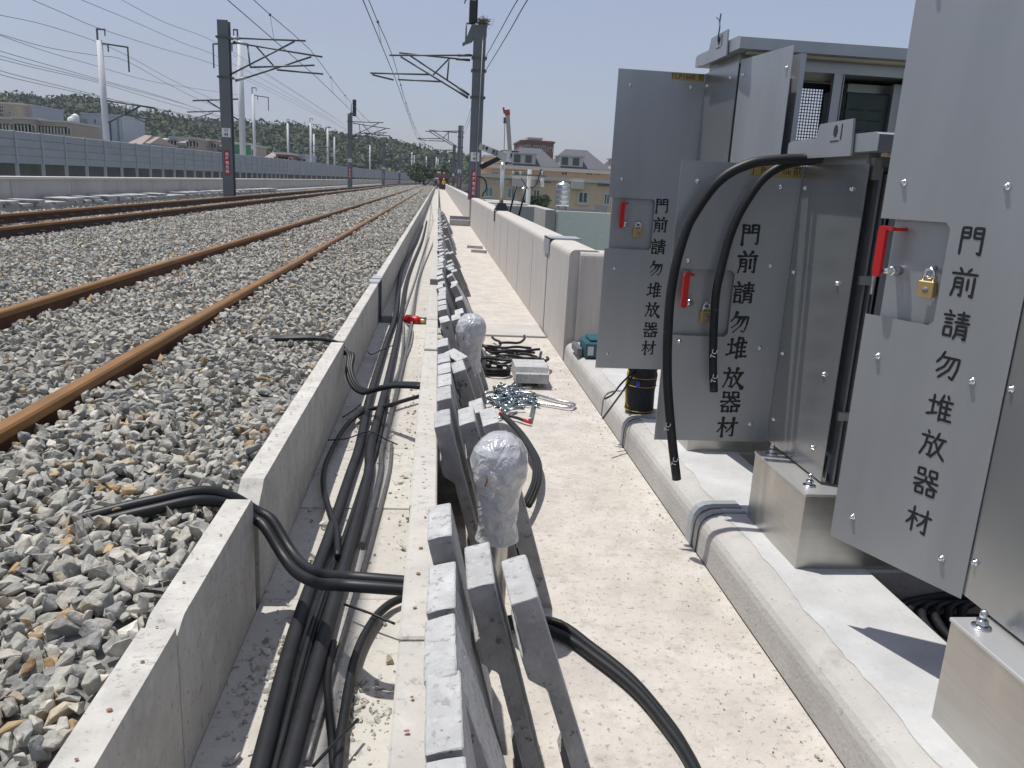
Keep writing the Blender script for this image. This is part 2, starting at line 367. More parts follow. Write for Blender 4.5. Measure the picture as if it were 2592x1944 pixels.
# fine form-board joints
for y in (9.3, 10.9, 12.7, 14.2, 15.8, 17.9, 20.3, 23.1):
    mb = MB(); mb.box(1.1095, 1.1115, y, y+.012, .02, .87); mb.build('form_joint', 'deck', par)
# offset pier with the mast bay, cross beams, then far lengths
pier = empty('mast_bay', (1.6, 28, 0), 'concrete bay bumped out of the parapet carrying the near mast', 'wall')
mb = MB(); mb.prism(rounded(1.30, 1.62, -.4, .90, .04), 27.5, 28.6, 'y'); mb.build('bay_end', 'parapet', pier)
mb = MB(); mb.box(1.62, 3.1, 26.0, 30.4, -.6, .80, .02); mb.build('bay_block', 'farconc', pier)
mb = MB(); mb.box(1.55, 2.9, 26.4, 30.3, .80, .86, .01); mb.build('bay_cap', 'parapet', pier)
beam = empty('cross_beam', (.8, 28, 0), 'two low grey concrete beams laid across the walkway', 'beam')
for y0, y1, z1 in ((27.5, 27.75, .20), (27.95, 28.2, .30)):
    mb = MB(); mb.box(.42, 1.11, y0, y1, 0, z1, .012); mb.build('beam', 'slab', beam)
far = empty('parapet_wall', (1.25, 60, 0), 'far pale parapet lengths running on beyond the mast bay', 'wall')
for s0, s1 in ((28.7, 48), (48.1, 75), (75.1, 130), (130.1, 260)):
    mb = MB(); sweep(mb, [(1.112, -.4), (1.112, .93), (1.39, .93), (1.39, -.4)], [s0]+[s for s in SS if s0 < s < s1]+[s1]); mb.build('wall_length', 'parapet', far)

# left parapet
lp = empty('parapet_wall', (-9.5, 30, 0), 'grey concrete parapet with vertical joints beyond the far track', 'wall')
s = 10.0; 
while s < 250:
    L_ = 3.0 if s < 70 else 20
    mb = MB(); sweep(mb, [(-9.4, -.4), (-9.4, 1.00), (-9.68, 1.00), (-9.68, -.4)], [s+.012, s+L_-.012]); mb.build('wall_panel', 'farconc', lp)
    mb = MB(); sweep(mb, [(-9.36, 1.003), (-9.36, 1.06), (-9.72, 1.06), (-9.72, 1.003)], [s, s+L_]); mb.build('coping', 'trim', lp)
    s += L_

# cable trough beside the near track
tr = empty('cable_trough', (-.3, 4, 0), 'open concrete cable trough beside the track with its covers off', 'trough')
XI, XO, ZT, ZF = -.53, -.602, .50, .12
def wallpiece(y0, y1, poly=None, dz=0, lean=0):
    mb = MB()
    if poly is None: mb.box(XO, XI, y0, y1, 0, ZT+dz, .004)
    else:
        mb.prism(poly, XO, XI, 'x')
    if lean: mb.v = [(x-lean*(z-.1), y, z) for x, y, z in mb.v]
    return mb.build('wall_panel', 'troughwall', tr)
wallpiece(.2, 1.566, [(.2, 0), (.2, ZT), (1.566, ZT), (1.566, 0)])
# broken corners either side of the gap where the first pair of cables crosses
wallpiece(1.57, 2.285, [(1.572, 0), (1.572, .478), (1.585, .484), (1.605, .494), (1.625, .5), (2.27, .5), (2.29, .48), (2.285, 0)])
wallpiece(2.345, 4.66, [(2.345, 0), (2.352, .36), (2.36, .44), (2.42, .475), (2.45, .497), (4.662, .497), (4.662, 0)])
wallpiece(4.70, 5.47); wallpiece(5.475, 6.27, None, .003); wallpiece(6.275, 7.05); wallpiece(7.055, 7.44, None, -.002)
wallpiece(7.92, 9.3)
y = 9.305
while y < 60:
    L_ = 1.6 if y < 30 else 5; wallpiece(y, y+L_-.008, None, random.uniform(-.004, .004)); y += L_
mb = MB(); sweep(mb, [(XO, 0), (XO, ZT), (XI, ZT), (XI, 0)], [y, 80, 100, 130]+[s for s in SS if 130 < s < 260]); mb.build('wall_panel', 'troughwall', tr)
# bright metal caps at the expansion joint, vertical gap cover
mb = MB(); mb.box(XO-.012, XI+.008, 7.43, 7.64, ZT+.001, ZT+.014); mb.box(XO-.012, XI+.008, 7.70, 7.93, ZT+.001, ZT+.014); mb.build('joint_cap', 'stainlid', tr)
mb = MB(); mb.box(XI-.03, XI+.003, 7.46, 7.50, .10, ZT-.03); mb.box(XI-.03, XI+.003, 7.86, 7.90, .10, ZT-.03); mb.build('joint_frame', 'mast', tr)
mb = MB(); mb.box(XO, XI-.04, 7.44, 7.92, 0, ZT-.02); mb.build('joint_filler', 'darkgap', tr)
# floor slabs
yj = [.2, 1.55, 2.36, 3.10, 3.86, 4.62, 5.2, 6.02, 6.8, 7.50]
for a, b_ in zip(yj, yj[1:]):
    mb = MB(); mb.box(XI, -.055, a+.003, b_-.003, .04, ZF+random.uniform(-.002, .002), .003); mb.build('floor_slab', 'trough', tr)
mb = MB(); mb.box(XI, -.055, 7.505, 7.90, .02, .05); mb.build('joint_pit', 'darkgap', tr)
y = 7.9
while y < 60:
    L_ = .8 if y < 16 else 4; mb = MB(); mb.box(XI, -.055, y+.003, y+L_-.003, .04, ZF, .003); mb.build('floor_slab', 'trough', tr); y += L_
mb = MB(); mb.box(XI, -.055, y, 130, .04, ZF); mb.build('floor_slab', 'trough', tr)
# right wall (ledge) in lengths
yl = [.2, 1.517, 2.27, 4.55, 5.55, 7.45]
for i, (a, b_) in enumerate(zip(yl, yl[1:])):
    dz = (0, .003, -.012, .0, .004)[i]
    mb = MB(); mb.box(-.058-(.004 if i == 2 else 0), .022, a+.003, b_-.003, 0, ZT+dz, .005); mb.build('ledge_panel', 'trough', tr)
y = 7.95
while y < 60:
    L_ = 1.6 if y < 30 else 5; mb = MB(); mb.box(-.058, .022, y, y+L_-.006, 0, ZT, .004); mb.build('ledge_panel', 'trough', tr); y += L_
mb = MB(); mb.box(-.058, .022, y, 130, 0, ZT); mb.build('ledge_panel', 'trough', tr)
# rusty nail heads along both walls
mb = MB()
def spot(x, y, z, r=.006):
    n_ = 7; a0 = random.random()*6
    mb.add([(x+math.cos(a0+6.283*k/n_)*r*random.uniform(.7, 1.3), y+math.sin(a0+6.283*k/n_)*r*random.uniform(.6, 1.2), z+.0016) for k in range(n_)], [tuple(range(n_))])
for y in [1.16, 1.30, 1.44, 1.55, 1.78, 1.90, 2.02]+list(np.arange(2.6, 7.3, .14)):
    if random.random() < .9: spot(-.566+random.uniform(-.012, .012), y+random.uniform(-.02, .02), ZT+.002, random.uniform(.003, .0055))
for y in [1.20, 1.33, 1.45, 1.62, 1.8, 1.95, 2.15, 2.24, 2.4, 2.5, 2.58, 2.68]+list(np.arange(2.85, 7.2, .13)):
    if random.random() < .85: spot(-.02+random.uniform(-.015, .012), y+random.uniform(-.02, .02), ZT+.005, random.uniform(.003, .0065))
tag(mb.build('nail_heads', 'rust', tr), kind='stuff')

# ------------------------------------------------------------------ ballast
def ballast_z(x): 
    return np.where(x > -1.44, .520-.045*np.clip((x+1.44)/.75, 0, 1), np.where(x < -5.3, .41, np.where(x > -2.6, .482, .470)))
bb = MB(); sweep(bb, [(-8.6, .05), (-8.6, .36), (-7.3, .40), (-5.3, .385), (-4.0, .445), (-2.6, .45), (-1.46, .455), (-1.40, .485), (-.603, .445), (-.603, .05)], SS)
bed = bb.build('ballast_bed', None or 'deck'); tag(bed, kind='structure')
mm = mat('ballast_bed_gravel', (.20, .195, .18), .95, vary=.6, scale=26, detail=8, bump=1, bscale=30, speck=[((.34, .27, .17), 16, .36), ((.06, .06, .06), 21, .40)]); bed.data.materials[0] = mm
VAR = []; VARHI = []
for k in range(28):
    bm = bmesh.new(); n_ = rng.integers(9, 13)
    sx, sy, sz = rng.uniform(.85, 1.25), rng.uniform(.6, .9), rng.uniform(.4, .7)
    for i in range(n_):
        p = rng.normal(size=3); p /= np.linalg.norm(p); p *= rng.uniform(.86, 1.12)
        bm.verts.new((p[0]*sx, p[1]*sy, p[2]*sz))
    r_ = bmesh.ops.convex_hull(bm, input=bm.verts[:])
    bmesh.ops.delete(bm, geom=[v for v in bm.verts if not v.link_faces], context='VERTS')
    bm.verts.index_update(); bmesh.ops.triangulate(bm, faces=bm.faces[:]); bm.verts.index_update()
    bmesh.ops.recalc_face_normals(bm, faces=bm.faces[:])
    VAR.append((np.array([v.co[:] for v in bm.verts]), np.array([[v.index for v in f.verts] for f in bm.faces])))
    bmesh.ops.dissolve_limit(bm, angle_limit=R(14), verts=bm.verts[:], edges=bm.edges[:])
    bmesh.ops.bevel(bm, geom=bm.edges[:], offset=.075, segments=1, affect='EDGES', clamp_overlap=True)
    bmesh.ops.triangulate(bm, faces=bm.faces[:]); bmesh.ops.subdivide_edges(bm, edges=[e for e in bm.edges if e.calc_length() > .75], cuts=1); bmesh.ops.triangulate(bm, faces=bm.faces[:])
    for v in bm.verts: v.co *= 1+.07*noise.noise(v.co*2.3+Vector((k*3.1, 0, 0)))+.035*noise.noise(v.co*6+Vector((0, k*2.7, 0)))
    bm.verts.index_update(); bmesh.ops.recalc_face_normals(bm, faces=bm.faces[:])
    VARHI.append((np.array([v.co[:] for v in bm.verts]), np.array([[v.index for v in f.verts] for f in bm.faces]))); bm.free()
def scatter(x0, x1, y0, y1, sp):
    nx = int((x1-x0)/sp); ny = int((y1-y0)/sp)
    gx, gy = np.meshgrid(np.arange(nx), np.arange(ny)); n = nx*ny
    x = x0+(gx.ravel()+rng.uniform(-.1, 1.1, n))*sp; y = y0+(gy.ravel()+rng.uniform(-.1, 1.1, n))*sp
    k = (x > -.70*y-1.2) & (x < -.625)
    return x[k], y[k]
pts = []
for (y0, y1, sp, r0, r1) in ((.6, 3.2, .038, .020, .046), (.6, 7, .040, .018, .043), (7, 16, .048, .021, .043), (16, 38, .074, .028, .052), (38, 128, .18, .05, .10)):
    x, y = scatter(-8.5, -.6, y0, y1, sp); n = len(x)
    r = r0+(r1-r0)*rng.beta(1.7, 2.6, n)
    z = ballast_z(x)+rng.uniform(-.022, .012, n)+.018*np.sin(x*5.1+y*2.3)*np.sin(y*3.7-x*1.9)
    near_rail = np.minimum.reduce([abs(x-q) for q in (-1.452, -2.572, -5.70, -6.83)])
    z = z-np.where(near_rail < .13, (.13-near_rail)*np.where(x > -1.46, .02, .14), 0)
    ok = near_rail > .036+r*.62
    ok &= ~((x < -7.3) & (rng.uniform(size=n) < .4))
    pts.append(np.stack([x, y, z, r], 1)[ok])
pts = np.concatenate(pts)
N = len(pts)
def rot_mats(n):
    e = rng.normal(size=(n, 4)); e[:, 1:3] *= .55; e /= np.linalg.norm(e, axis=1)[:, None]      # mostly lying flat
    a, b_, c_, d_ = e.T
    return np.stack([np.stack([1-2*(c_*c_+d_*d_), 2*(b_*c_-a*d_), 2*(b_*d_+a*c_)], 1), np.stack([2*(b_*c_+a*d_), 1-2*(b_*b_+d_*d_), 2*(c_*d_-a*b_)], 1),
                     np.stack([2*(b_*d_-a*c_), 2*(c_*d_+a*b_), 1-2*(b_*b_+c_*c_)], 1)], 1)
RM = rot_mats(N)
pal = np.array([(.34, .34, .325), (.39, .38, .35), (.44, .425, .385), (.28, .285, .28), (.48, .46, .41), (.37, .375, .335), (.42, .36, .28), (.42, .31, .18), (.36, .24, .13), (.58, .56, .52)])
pw = np.array([.2, .2, .15, .12, .09, .12, .06, .025, .012, .023]); pw /= pw.sum()
ci = rng.choice(len(pal), N, p=pw); TINT = pal[ci]*np.array([1.0, .975, .92])*rng.uniform(.8, 1.15, (N, 1))
vi = rng.integers(0, len(VAR), N)
# the 300 stones that show largest are objects of their own
import math as _m2
uvw = np.stack([pts[:, 0]*_ex[i]+pts[:, 1]*_ey[i]+(pts[:, 2]-EYE)*_ez[i] for i in range(3)], 1)
u_ = PX+FPX*uvw[:, 0]/uvw[:, 2]; v_ = PY+FPX*uvw[:, 1]/uvw[:, 2]
vis = (u_ > -20) & (u_ < 2600) & (v_ > 0) & (v_ < 1960) & (uvw[:, 2] > .3)
size = np.where(vis, pts[:, 3]/uvw[:, 2], 0)
order = np.argsort(-size); own = order[:300]; mid = order[300:4200]; rest = np.setdiff1d(np.arange(N), order[:4200])
def stone_mesh(name, groups):
    V = []; F = []; T = []; off = 0
    for idx, lib, k in [(i_, l_, k_) for i_, l_ in groups for k_ in range(len(VAR))]:
        ii = idx[vi[idx] == k]
        if not len(ii): continue
        bv, bf = lib[k]
        vv = np.einsum('nij,vj->nvi', RM[ii]*pts[ii, 3][:, None, None], bv)+pts[ii, None, :3]
        ff = bf[None]+(np.arange(len(ii))*len(bv))[:, None, None]+off
        V.append(vv.reshape(-1, 3)); F.append(ff.reshape(-1, 3)); T.append(np.repeat(TINT[ii], len(bv), 0)); off += len(ii)*len(bv)
    V = np.concatenate(V); F = np.concatenate(F); T = np.concatenate(T)
    return tri_mesh(name, V, F, T, 'stone')
def tri_mesh(name, V, F, T, mt, smooth=False):
    me = bpy.data.meshes.new(name); me.vertices.add(len(V)); me.vertices.foreach_set('co', V.astype(np.float32).ravel())
    me.loops.add(len(F)*3); me.loops.foreach_set('vertex_index', F.astype(np.int32).ravel())
    me.polygons.add(len(F)); me.polygons.foreach_set('loop_start', np.arange(0, len(F)*3, 3, dtype=np.int32)); me.polygons.foreach_set('loop_total', np.full(len(F), 3, np.int32))
    me.update(calc_edges=True)
    me.polygons.foreach_set('use_smooth', np.full(len(F), bool(smooth)))
    a = me.attributes.new('tint', 'FLOAT_COLOR', 'POINT'); a.data.foreach_set('color', np.concatenate([T, np.ones((len(T), 1))], 1).astype(np.float32).ravel())
    me.materials.append(M[mt]); return me
tag(link('stones', stone_mesh('stones', ((rest, VAR), (mid, VARHI))), bed), kind='stuff')
for i in own:
    bv, bf = VARHI[vi[i]]
    me = tri_mesh('stone', bv @ RM[i].T*pts[i, 3], bf, np.repeat(TINT[i:i+1], len(bv), 0), 'stone')
    link('stone', me, bed, pts[i, :3])

# ------------------------------------------------------------------ rails
def rail(xc, ztop, label, dark=False, clips=(4, 40), cl=1):
    h = .153; z0 = ztop-h; hw = .0325
    prof = [(-.0635, z0), (-.0635, z0+.010), (-.02, z0+.026), (-.0085, z0+.04), (-.0085, ztop-.05), (-hw, ztop-.038), (-hw, ztop-.008), (-hw+.008, ztop),
            (hw-.008, ztop), (hw, ztop-.008), (hw, ztop-.038), (.0085, ztop-.05), (.0085, z0+.04), (.02, z0+.026), (.0635, z0+.010), (.0635, z0)]
    o = empty('rail', (xc, 5, z0), label, 'rail')
    mb = MB(); n_ = len(prof); ss = SS
    sweep(mb, [(xc+a, z_) for a, z_ in prof], ss)
    for j in range(len(ss)-1):
        for k in (5, 6, 7, 8, 9): mb.mi[j*n_+k] = 1
    mb.build('rail_bar', ['raildark' if dark else 'rail', 'railtop'], o)
    y = clips[0]
    while y < clips[1]:
        for sgn in (-1, 1):
            q = MB(); x = xc+sgn*.085
            q.tube(smooth_path([(x-sgn*.035, y-.03, z0+.045), (x, y-.045, z0+.055), (x+sgn*.03, y, z0+.05), (x, y+.045, z0+.055), (x-sgn*.035, y+.03, z0+.045)], 3), .009, 6)
            q.build('clip', 'rail_clip', o)
        y += .62
    return o
rail(-1.452, .572, 'rusty brown rail nearest the open cable trough', clips=(0, 0))
rail(-2.572, .572, 'rusty rail of the near track on the side away from the trough', clips=(4.2, 18))
rail(-5.70, .568, 'dark rusty rail of the far track on the ballast side', True, (9, 22))
rail(-6.83, .594, 'dark rusty rail of the far track nearest the left parapet', True, (12, 34))

# ------------------------------------------------------------------ left trough with stacked covers
lt = empty('cable_trough', (-8.8, 25, 0), 'low concrete cable trough at the foot of the far parapet', 'trough')
s = 12.0
while s < 130:
    L_ = 2.0 if s < 60 else 10
    mb = MB(); sweep(mb, [(-8.72, 0), (-8.72, .47), (-8.80, .47), (-8.80, 0)], [s+.006, s+L_-.006]); mb.build('wall_panel', 'farconc', lt)
    s += L_
mb = MB(); mb.box(-9.36, -9.28, 12, 130, 0, .47); mb.build('back_wall', 'farconc', lt)
mb = MB(); mb.box(-9.28, -8.80, 46, 130, .40, .50); mb.build('cover_row', 'farconc', lt)

# ------------------------------------------------------------------ cover slabs
SL, SW, ST = .60, .212, .066
def slab_mesh(notch=True, seed=0):
    """profile in local x (thickness) / z (length), extruded along y; origin at the bottom end"""
    if notch: p = [(-.033, 0), (.033, 0), (.033, SL), (-.033, SL), (-.033, SL-.125), (-.046, SL-.135), (-.046, SL-.195), (-.012, SL-.235), (-.012, .09), (-.033, .06)]
    else: p = [(-.033, 0), (.033, 0), (.033, SL), (-.033, SL)]
    mb = MB(); mb.prism(p, -SW/2, SW/2, 'y')
    me = mb.mesh('cover_slab', ['slab', 'slabshade'])
    bm = bmesh.new(); bm.from_mesh(me)
    bmesh.ops.bevel(bm, geom=bm.edges[:], offset=.004, segments=1, affect='EDGES', clamp_overlap=True)
    rr = random.Random(seed)
    for _ in range(3):
        bmesh.ops.triangulate(bm, faces=bm.faces[:])
        bmesh.ops.subdivide_edges(bm, edges=[e for e in bm.edges if e.calc_length() > .045], cuts=1)
    bmesh.ops.triangulate(bm, faces=bm.faces[:]); bm.normal_update()
    for v in bm.verts:
        q = v.co*55+Vector((seed*9.3, 0, 0)); edge = 1 if len({tuple(round(c_, 1) for c_ in f.normal) for f in v.link_faces}) > 1 else .25
        v.co -= v.normal*edge*(.0016+.0038*max(0, noise.noise(q)+.25*noise.noise(q*3)))
    bm.normal_update()
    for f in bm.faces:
        if abs(f.normal.y) > .8: f.material_index = 1  # side faces take the concrete with shade painted in
    bm.to_mesh(me); bm.free(); return me
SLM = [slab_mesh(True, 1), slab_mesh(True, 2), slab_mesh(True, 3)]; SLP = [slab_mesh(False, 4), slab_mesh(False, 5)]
def slab(xt, yt, xb, zt=.58, yaw=0, zb=0.0, me=None, label=None, group=None, flip=False):
    """top-end centre at (xt, yt, zt), bottom centre at x = xb on the walkway"""
    dx = xt-xb; L_ = SL; h = zt-zb
    ang = math.atan2(dx, h)
    o = link('cover_slab', me or random.choice(SLM))
    ln = math.hypot(dx, h); 
    o.rotation_euler = (0, ang, yaw+(math.pi if flip else 0))
    if flip: o.rotation_euler.y = -ang
    top = Vector((xt, yt, zt)); d_ = Vector((math.sin(ang), 0, math.cos(ang)))
    o.location = top-d_*SL
    return tag(o, label or 'grey concrete trough cover slab leaning on the trough wall', 'concrete slab', group or 'cover slabs leaning along the trough')
# near slabs, surveyed one by one: (x top, y, x bottom)
lab = 'grey concrete trough cover slab leaning on the trough wall'
slab(.100+.018, 1.712, .275, label='notched cover slab leaning in front of the nearer wrapped post, beside the trough')
slab(.206, 1.650, .40, label='outer notched cover slab leaning in front of the nearer wrapped post', yaw=.03)
slab(.026, 1.960, .165, label='cover slab leaning at the foot of the nearer wrapped post, against the ledge joint'); slab(.030, 1.605, .18, yaw=-.02); slab(.026, 1.372, .22, me=SLP[0]); slab(.032, 1.180, .14, me=SLP[1]); slab(.034, .955, .15)
slab(.037, 2.905, .20); slab(.130, 2.945, .33, label='middle of three cover slabs abreast just beyond the nearer wrapped post'); slab(.217, 2.945, .40, yaw=.02, label='outermost of three cover slabs abreast just beyond the nearer wrapped post')
slab(.26, 2.62, .41, .50, me=SLP[0], label='plain cover slab leaning right behind the nearer wrapped post')
slab(.05, 3.50, .19); slab(.045, 3.27, .2, me=SLP[1]); slab(.118, 3.79, .33, yaw=.04); slab(.10, 4.12, .34, yaw=.32, me=SLP[0], label='cover slab twisted askew before the farther wrapped post'); slab(.05, 3.73, .21); slab(.05, 3.97, .2); slab(.045, 4.36, .21)
slab(.19, 3.36, .38, .50, me=SLP[1])
slab(.06, 5.15, .24, yaw=.07); slab(.14, 5.30, .34, .57); slab(.05, 5.62, .2); slab(.17, 5.66, .37, .55, me=SLP[0])
y = 5.90
rs = random.Random(3)
while y < 27:
    if rs.random() < .93:
        slab(.035+rs.uniform(-.006, .03), y, .20+rs.uniform(-.03, .06), .575+rs.uniform(-.015, .01), rs.uniform(-.05, .05), me=rs.choice(SLM+SLP))
    if rs.random() < (.38 if y < 18 else .25):
        slab(.13+rs.uniform(-.01, .06), y+rs.uniform(-.1, .1), .36+rs.uniform(-.03, .08), .54+rs.uniform(-.05, .02), rs.uniform(-.06, .06), me=rs.choice(SLP+SLM))
    y += .232+rs.uniform(0, .03) if y < 20 else .30
# left-hand row lying on the far trough
y = 15.5
while y < 45:
    gap = 21.8 < y < 22.5
    if not gap:
        o = link('cover_slab', rs.choice(SLM+SLP)); a = rs.uniform(-.10, .10)
        o.rotation_euler = (0, -math.pi/2, a); o.location = (-8.70+rs.uniform(-.04, .06), y, .504); o.scale = (1, 2.2, 1)
        tag(o, 'pale concrete cover slab lying in the long row below the far parapet', 'concrete slab', 'cover slabs on the far trough')
        if rs.random() < .55:
            o2 = o.copy(); col.objects.link(o2); o2.location.z += .069; o2.location.x += rs.uniform(-.06, .06); o2.location.y += rs.uniform(-.1, .1); o2.rotation_euler.z = rs.uniform(-.16, .16)
    y += .50+rs.uniform(0, .06)

# a short cover piece lying on the walkway on a small offcut
blk = empty('concrete_block', (.72, 5.75, 0), 'short stepped concrete block lying on the walkway beside the black cable heap', 'block')
mb = MB(); mb.prism([(5.60, .045), (5.60, .112), (5.615, .122), (5.632, .104), (5.66, .104), (5.678, .150), (5.93, .152), (5.95, .13), (5.95, .05)], .60, .845, 'x')
ob = mb.build('block', 'slab', blk)
mb = MB(); mb.box(.62, .66, 5.70, 5.92, 0, .045); mb.box(.78, .83, 5.70, 5.92, 0, .045); mb.build('support', 'slab', blk)

# ------------------------------------------------------------------ plinth
pl = empty('plinth', (1.4, 3, 0), 'concrete plinth with rounded edge under the cabinets, crossed by grey straps', 'plinth')
def pprof(x1): return [(1.113, 0), (1.117, .098)]+[(1.117+.075*(1-math.cos(a)), .098+.07*math.sin(a)) for a in ()]+[(1.122, .122), (1.133, .141), (1.152, .155), (1.178, .165), (1.20, .1695), (x1, .17), (x1, 0)]
for a, b_ in ((-2, 2.965), (2.985, 4.30), (4.315, 4.95), (4.965, 6.60)):
    mb = MB(); mb.prism(pprof(1.57), a, b_, 'y'); mb.build('plinth_length', 'plinth', pl)
# pale skim on top with a ragged front edge
mb = MB(); ys = np.arange(-.5, 5.6, .03); vs_ = []
for y in ys:
    e = 1.215+.035*noise.noise(Vector((y*1.3, 3, 0)))+.018*noise.noise(Vector((y*6, 1, 0)))+.008*noise.noise(Vector((y*22, 7, 0)))
    vs_ += [(e, y, .1716), (1.568, y, .1716)]
mb.add(vs_, [(2*i, 2*i+1, 2*i+3, 2*i+2) for i in range(len(ys)-1)]); mb.build('skim_coat', 'grout', pl)
# plinth bodies under cabinets, pits between them
for a, b_ in ((-2, 1.67), (2.46, 2.98), (3.74, 6.60)):
    mb = MB(); mb.box(1.572, 3.0, a, b_, 0, .169); mb.build('plinth_block', 'plinth', pl)
mb = MB(); mb.box(1.572, 3.0, 1.675, 3.735, -.015, .004); mb.build('pit_floor', 'inside', pl)
# earthing straps bent over the edge
def strap(y, wdt, th=.006):
    path = [(1.106, .0), (1.110, .098), (1.118, .130), (1.138, .158), (1.165, .171), (1.20, .1755), (1.31, .1775)]
    mb = MB(); n_ = len(path); vs_ = []
    for (x, z) in path: vs_ += [(x, y-wdt/2, z), (x, y+wdt/2, z), (x+.003, y+wdt/2, z-.003), (x+.003, y-wdt/2, z-.003)]
    fs = [(4*i+k, 4*i+(k+1) % 4, 4*i+4+(k+1) % 4, 4*i+4+k) for i in range(n_-1) for k in range(4)]+[(0, 1, 2, 3), tuple(4*(n_-1)+k for k in range(4))]
    mb.add(vs_, fs); mb.build('strap', 'mastlight', pl)
strap(3.06, .075); strap(2.975, .016); strap(4.36, .05); strap(4.96, .018)

# ------------------------------------------------------------------ cabinets
CH = {  # stroke skeletons on a 100 x 100 grid
 'gate': [[(14, 92), (14, 0)], [(14, 92), (42, 92), (42, 58)], [(14, 75), (42, 75)], [(14, 58), (42, 58)], [(58, 92), (58, 58)], [(58, 92), (88, 92), (88, 2), (76, 8)], [(58, 75), (88, 75)], [(58, 58), (88, 58)]],
 'front': [[(30, 100), (40, 86)], [(72, 100), (60, 86)], [(4, 80), (97, 80)], [(18, 64), (18, 30), (10, 0)], [(18, 64), (46, 64), (46, 2), (37, 7)], [(18, 48), (46, 48)], [(18, 32), (46, 32)], [(66, 64), (66, 24)], [(88, 70), (88, 2), (77, 8)]],
 'please': [[(20, 100), (27, 90)], [(2, 82), (44, 82)], [(9, 68), (37, 68)], [(9, 54), (37, 54)], [(10, 40), (10, 6)], [(10, 40), (37, 40), (37, 6)], [(10, 9), (37, 9)],
            [(52, 88), (96, 88)], [(54, 74), (93, 74)], [(46, 60), (100, 60)], [(73, 100), (73, 60)], [(56, 48), (56, 18), (49, 0)], [(56, 48), (91, 48), (91, 1), (82, 6)], [(56, 33), (91, 33)], [(56, 19), (91, 19)]],
 'not': [[(32, 100), (22, 76), (6, 56)], [(26, 79), (90, 79), (86, 40), (74, 3), (60, 12)], [(52, 77), (38, 46), (10, 24)], [(72, 77), (56, 36), (20, 2)]],
 'heap': [[(4, 68), (41, 68)], [(23, 94), (23, 24)], [(1, 17), (42, 29)], [(60, 100), (52, 78), (40, 58)], [(53, 76), (53, 0)], [(74, 100), (80, 86)], [(53, 76), (97, 76)], [(53, 54), (93, 54)], [(53, 32), (93, 32)], [(51, 8), (100, 8)], [(75, 76), (75, 8)]],
 'put': [[(24, 100), (30, 88)], [(2, 78), (51, 78)], [(25, 78), (20, 40), (3, 2)], [(23, 54), (44, 54), (41, 6), (31, 9)], [(69, 100), (61, 77), (50, 58)], [(63, 76), (98, 77)], [(87, 76), (73, 36), (46, 1)], [(60, 60), (76, 25), (100, 1)]],
 'tool': [[(14, 98), (14, 72)], [(14, 98), (40, 98), (40, 72)], [(14, 74), (40, 74)], [(60, 98), (60, 72)], [(60, 98), (88, 98), (88, 72)], [(60, 74), (88, 74)], [(2, 52), (98, 53)], [(50, 72), (46, 54), (28, 38), (3, 29)], [(52, 53), (70, 38), (98, 28)], [(66, 68), (76, 60)],
          [(14, 26), (14, 0)], [(14, 26), (42, 26), (42, 0)], [(14, 2), (42, 2)], [(60, 26), (60, 0)], [(60, 26), (88, 26), (88, 0)], [(60, 2), (88, 2)]],
 'stuff': [[(3, 72), (47, 72)], [(26, 100), (26, 0)], [(26, 70), (16, 44), (1, 26)], [(28, 62), (45, 46)], [(50, 72), (100, 72)], [(80, 100), (80, 3), (65, 9)], [(78, 70), (66, 46), (47, 26)]],
}
ORD = ['gate', 'front', 'please', 'not', 'heap', 'put', 'tool', 'stuff']
def char_mesh(key, size, brush=True):
    rr = random.Random(hash(key) % 999 if False else sum(map(ord, key))); vs = []; fs = []; sc = size/100
    mb = MB(); lay = 0
    for st in CH[key]:
        P = [Vector((x-50, y-50)) for x, y in st]; Q = []
        for a, b_ in zip(P, P[1:]):
            n_ = max(3, int((b_-a).length/6))
            for k in range(n_): Q.append(a.lerp(b_, k/n_))
        Q.append(P[-1]); n_ = len(Q); L_, R_ = [], []
        horiz = abs(P[1].x-P[0].x) > abs(P[1].y-P[0].y)
        for i, q in enumerate(Q):
            d = (Q[min(i+1, n_-1)]-Q[max(i-1, 0)]).normalized(); nn = Vector((-d.y, d.x)); t_ = i/(n_-1)
            if brush:
                wd = (5.0 if abs(d.x) > abs(d.y) else 6.6)*(1.18-.35*math.sin(math.pi*t_))*(1.15 if t_ < .12 or t_ > .9 else 1)
                if len(P) > 2 and t_ > .82 and st[-1][1] > st[-2][1]: wd *= .6
                if d.x < -.2 and d.y < 0: wd *= (1.25-.75*t_)
                if d.x > .3 and d.y < -.3 and len(P) >= 3: wd *= (.7+.75*t_)
                if horiz: q = q+Vector((0, (q.x)*.045))
            else: wd = 5.0 if 0 < i < n_-1 else 3.8
            L_.append(q+nn*wd); R_.append(q-nn*wd)
        z = lay*.00004; lay += 1
        vs = [(p.x*sc, -z, p.y*sc) for p in L_]+[(p.x*sc, -z, p.y*sc) for p in R_]
        mb.add(vs, [(i, i+1, n_+i+1, n_+i) for i in range(n_-1)])
        # rounded ends
        for e_, (l_, r_, dd) in enumerate(((L_[0], R_[0], (Q[0]-Q[1]).normalized()), (L_[-1], R_[-1], (Q[-1]-Q[-2]).normalized()))):
            c_ = (l_+r_)/2+dd*(l_-r_).length*.38
            m1 = l_*.8+r_*.2+dd*(l_-r_).length*.25; m2 = r_*.8+l_*.2+dd*(l_-r_).length*.25
            mb.add([(p.x*sc, -z, p.y*sc) for p in (l_, m1, c_, m2, r_)], [(0, 1, 2, 3, 4)])
    return mb.mesh('character', 'ink')
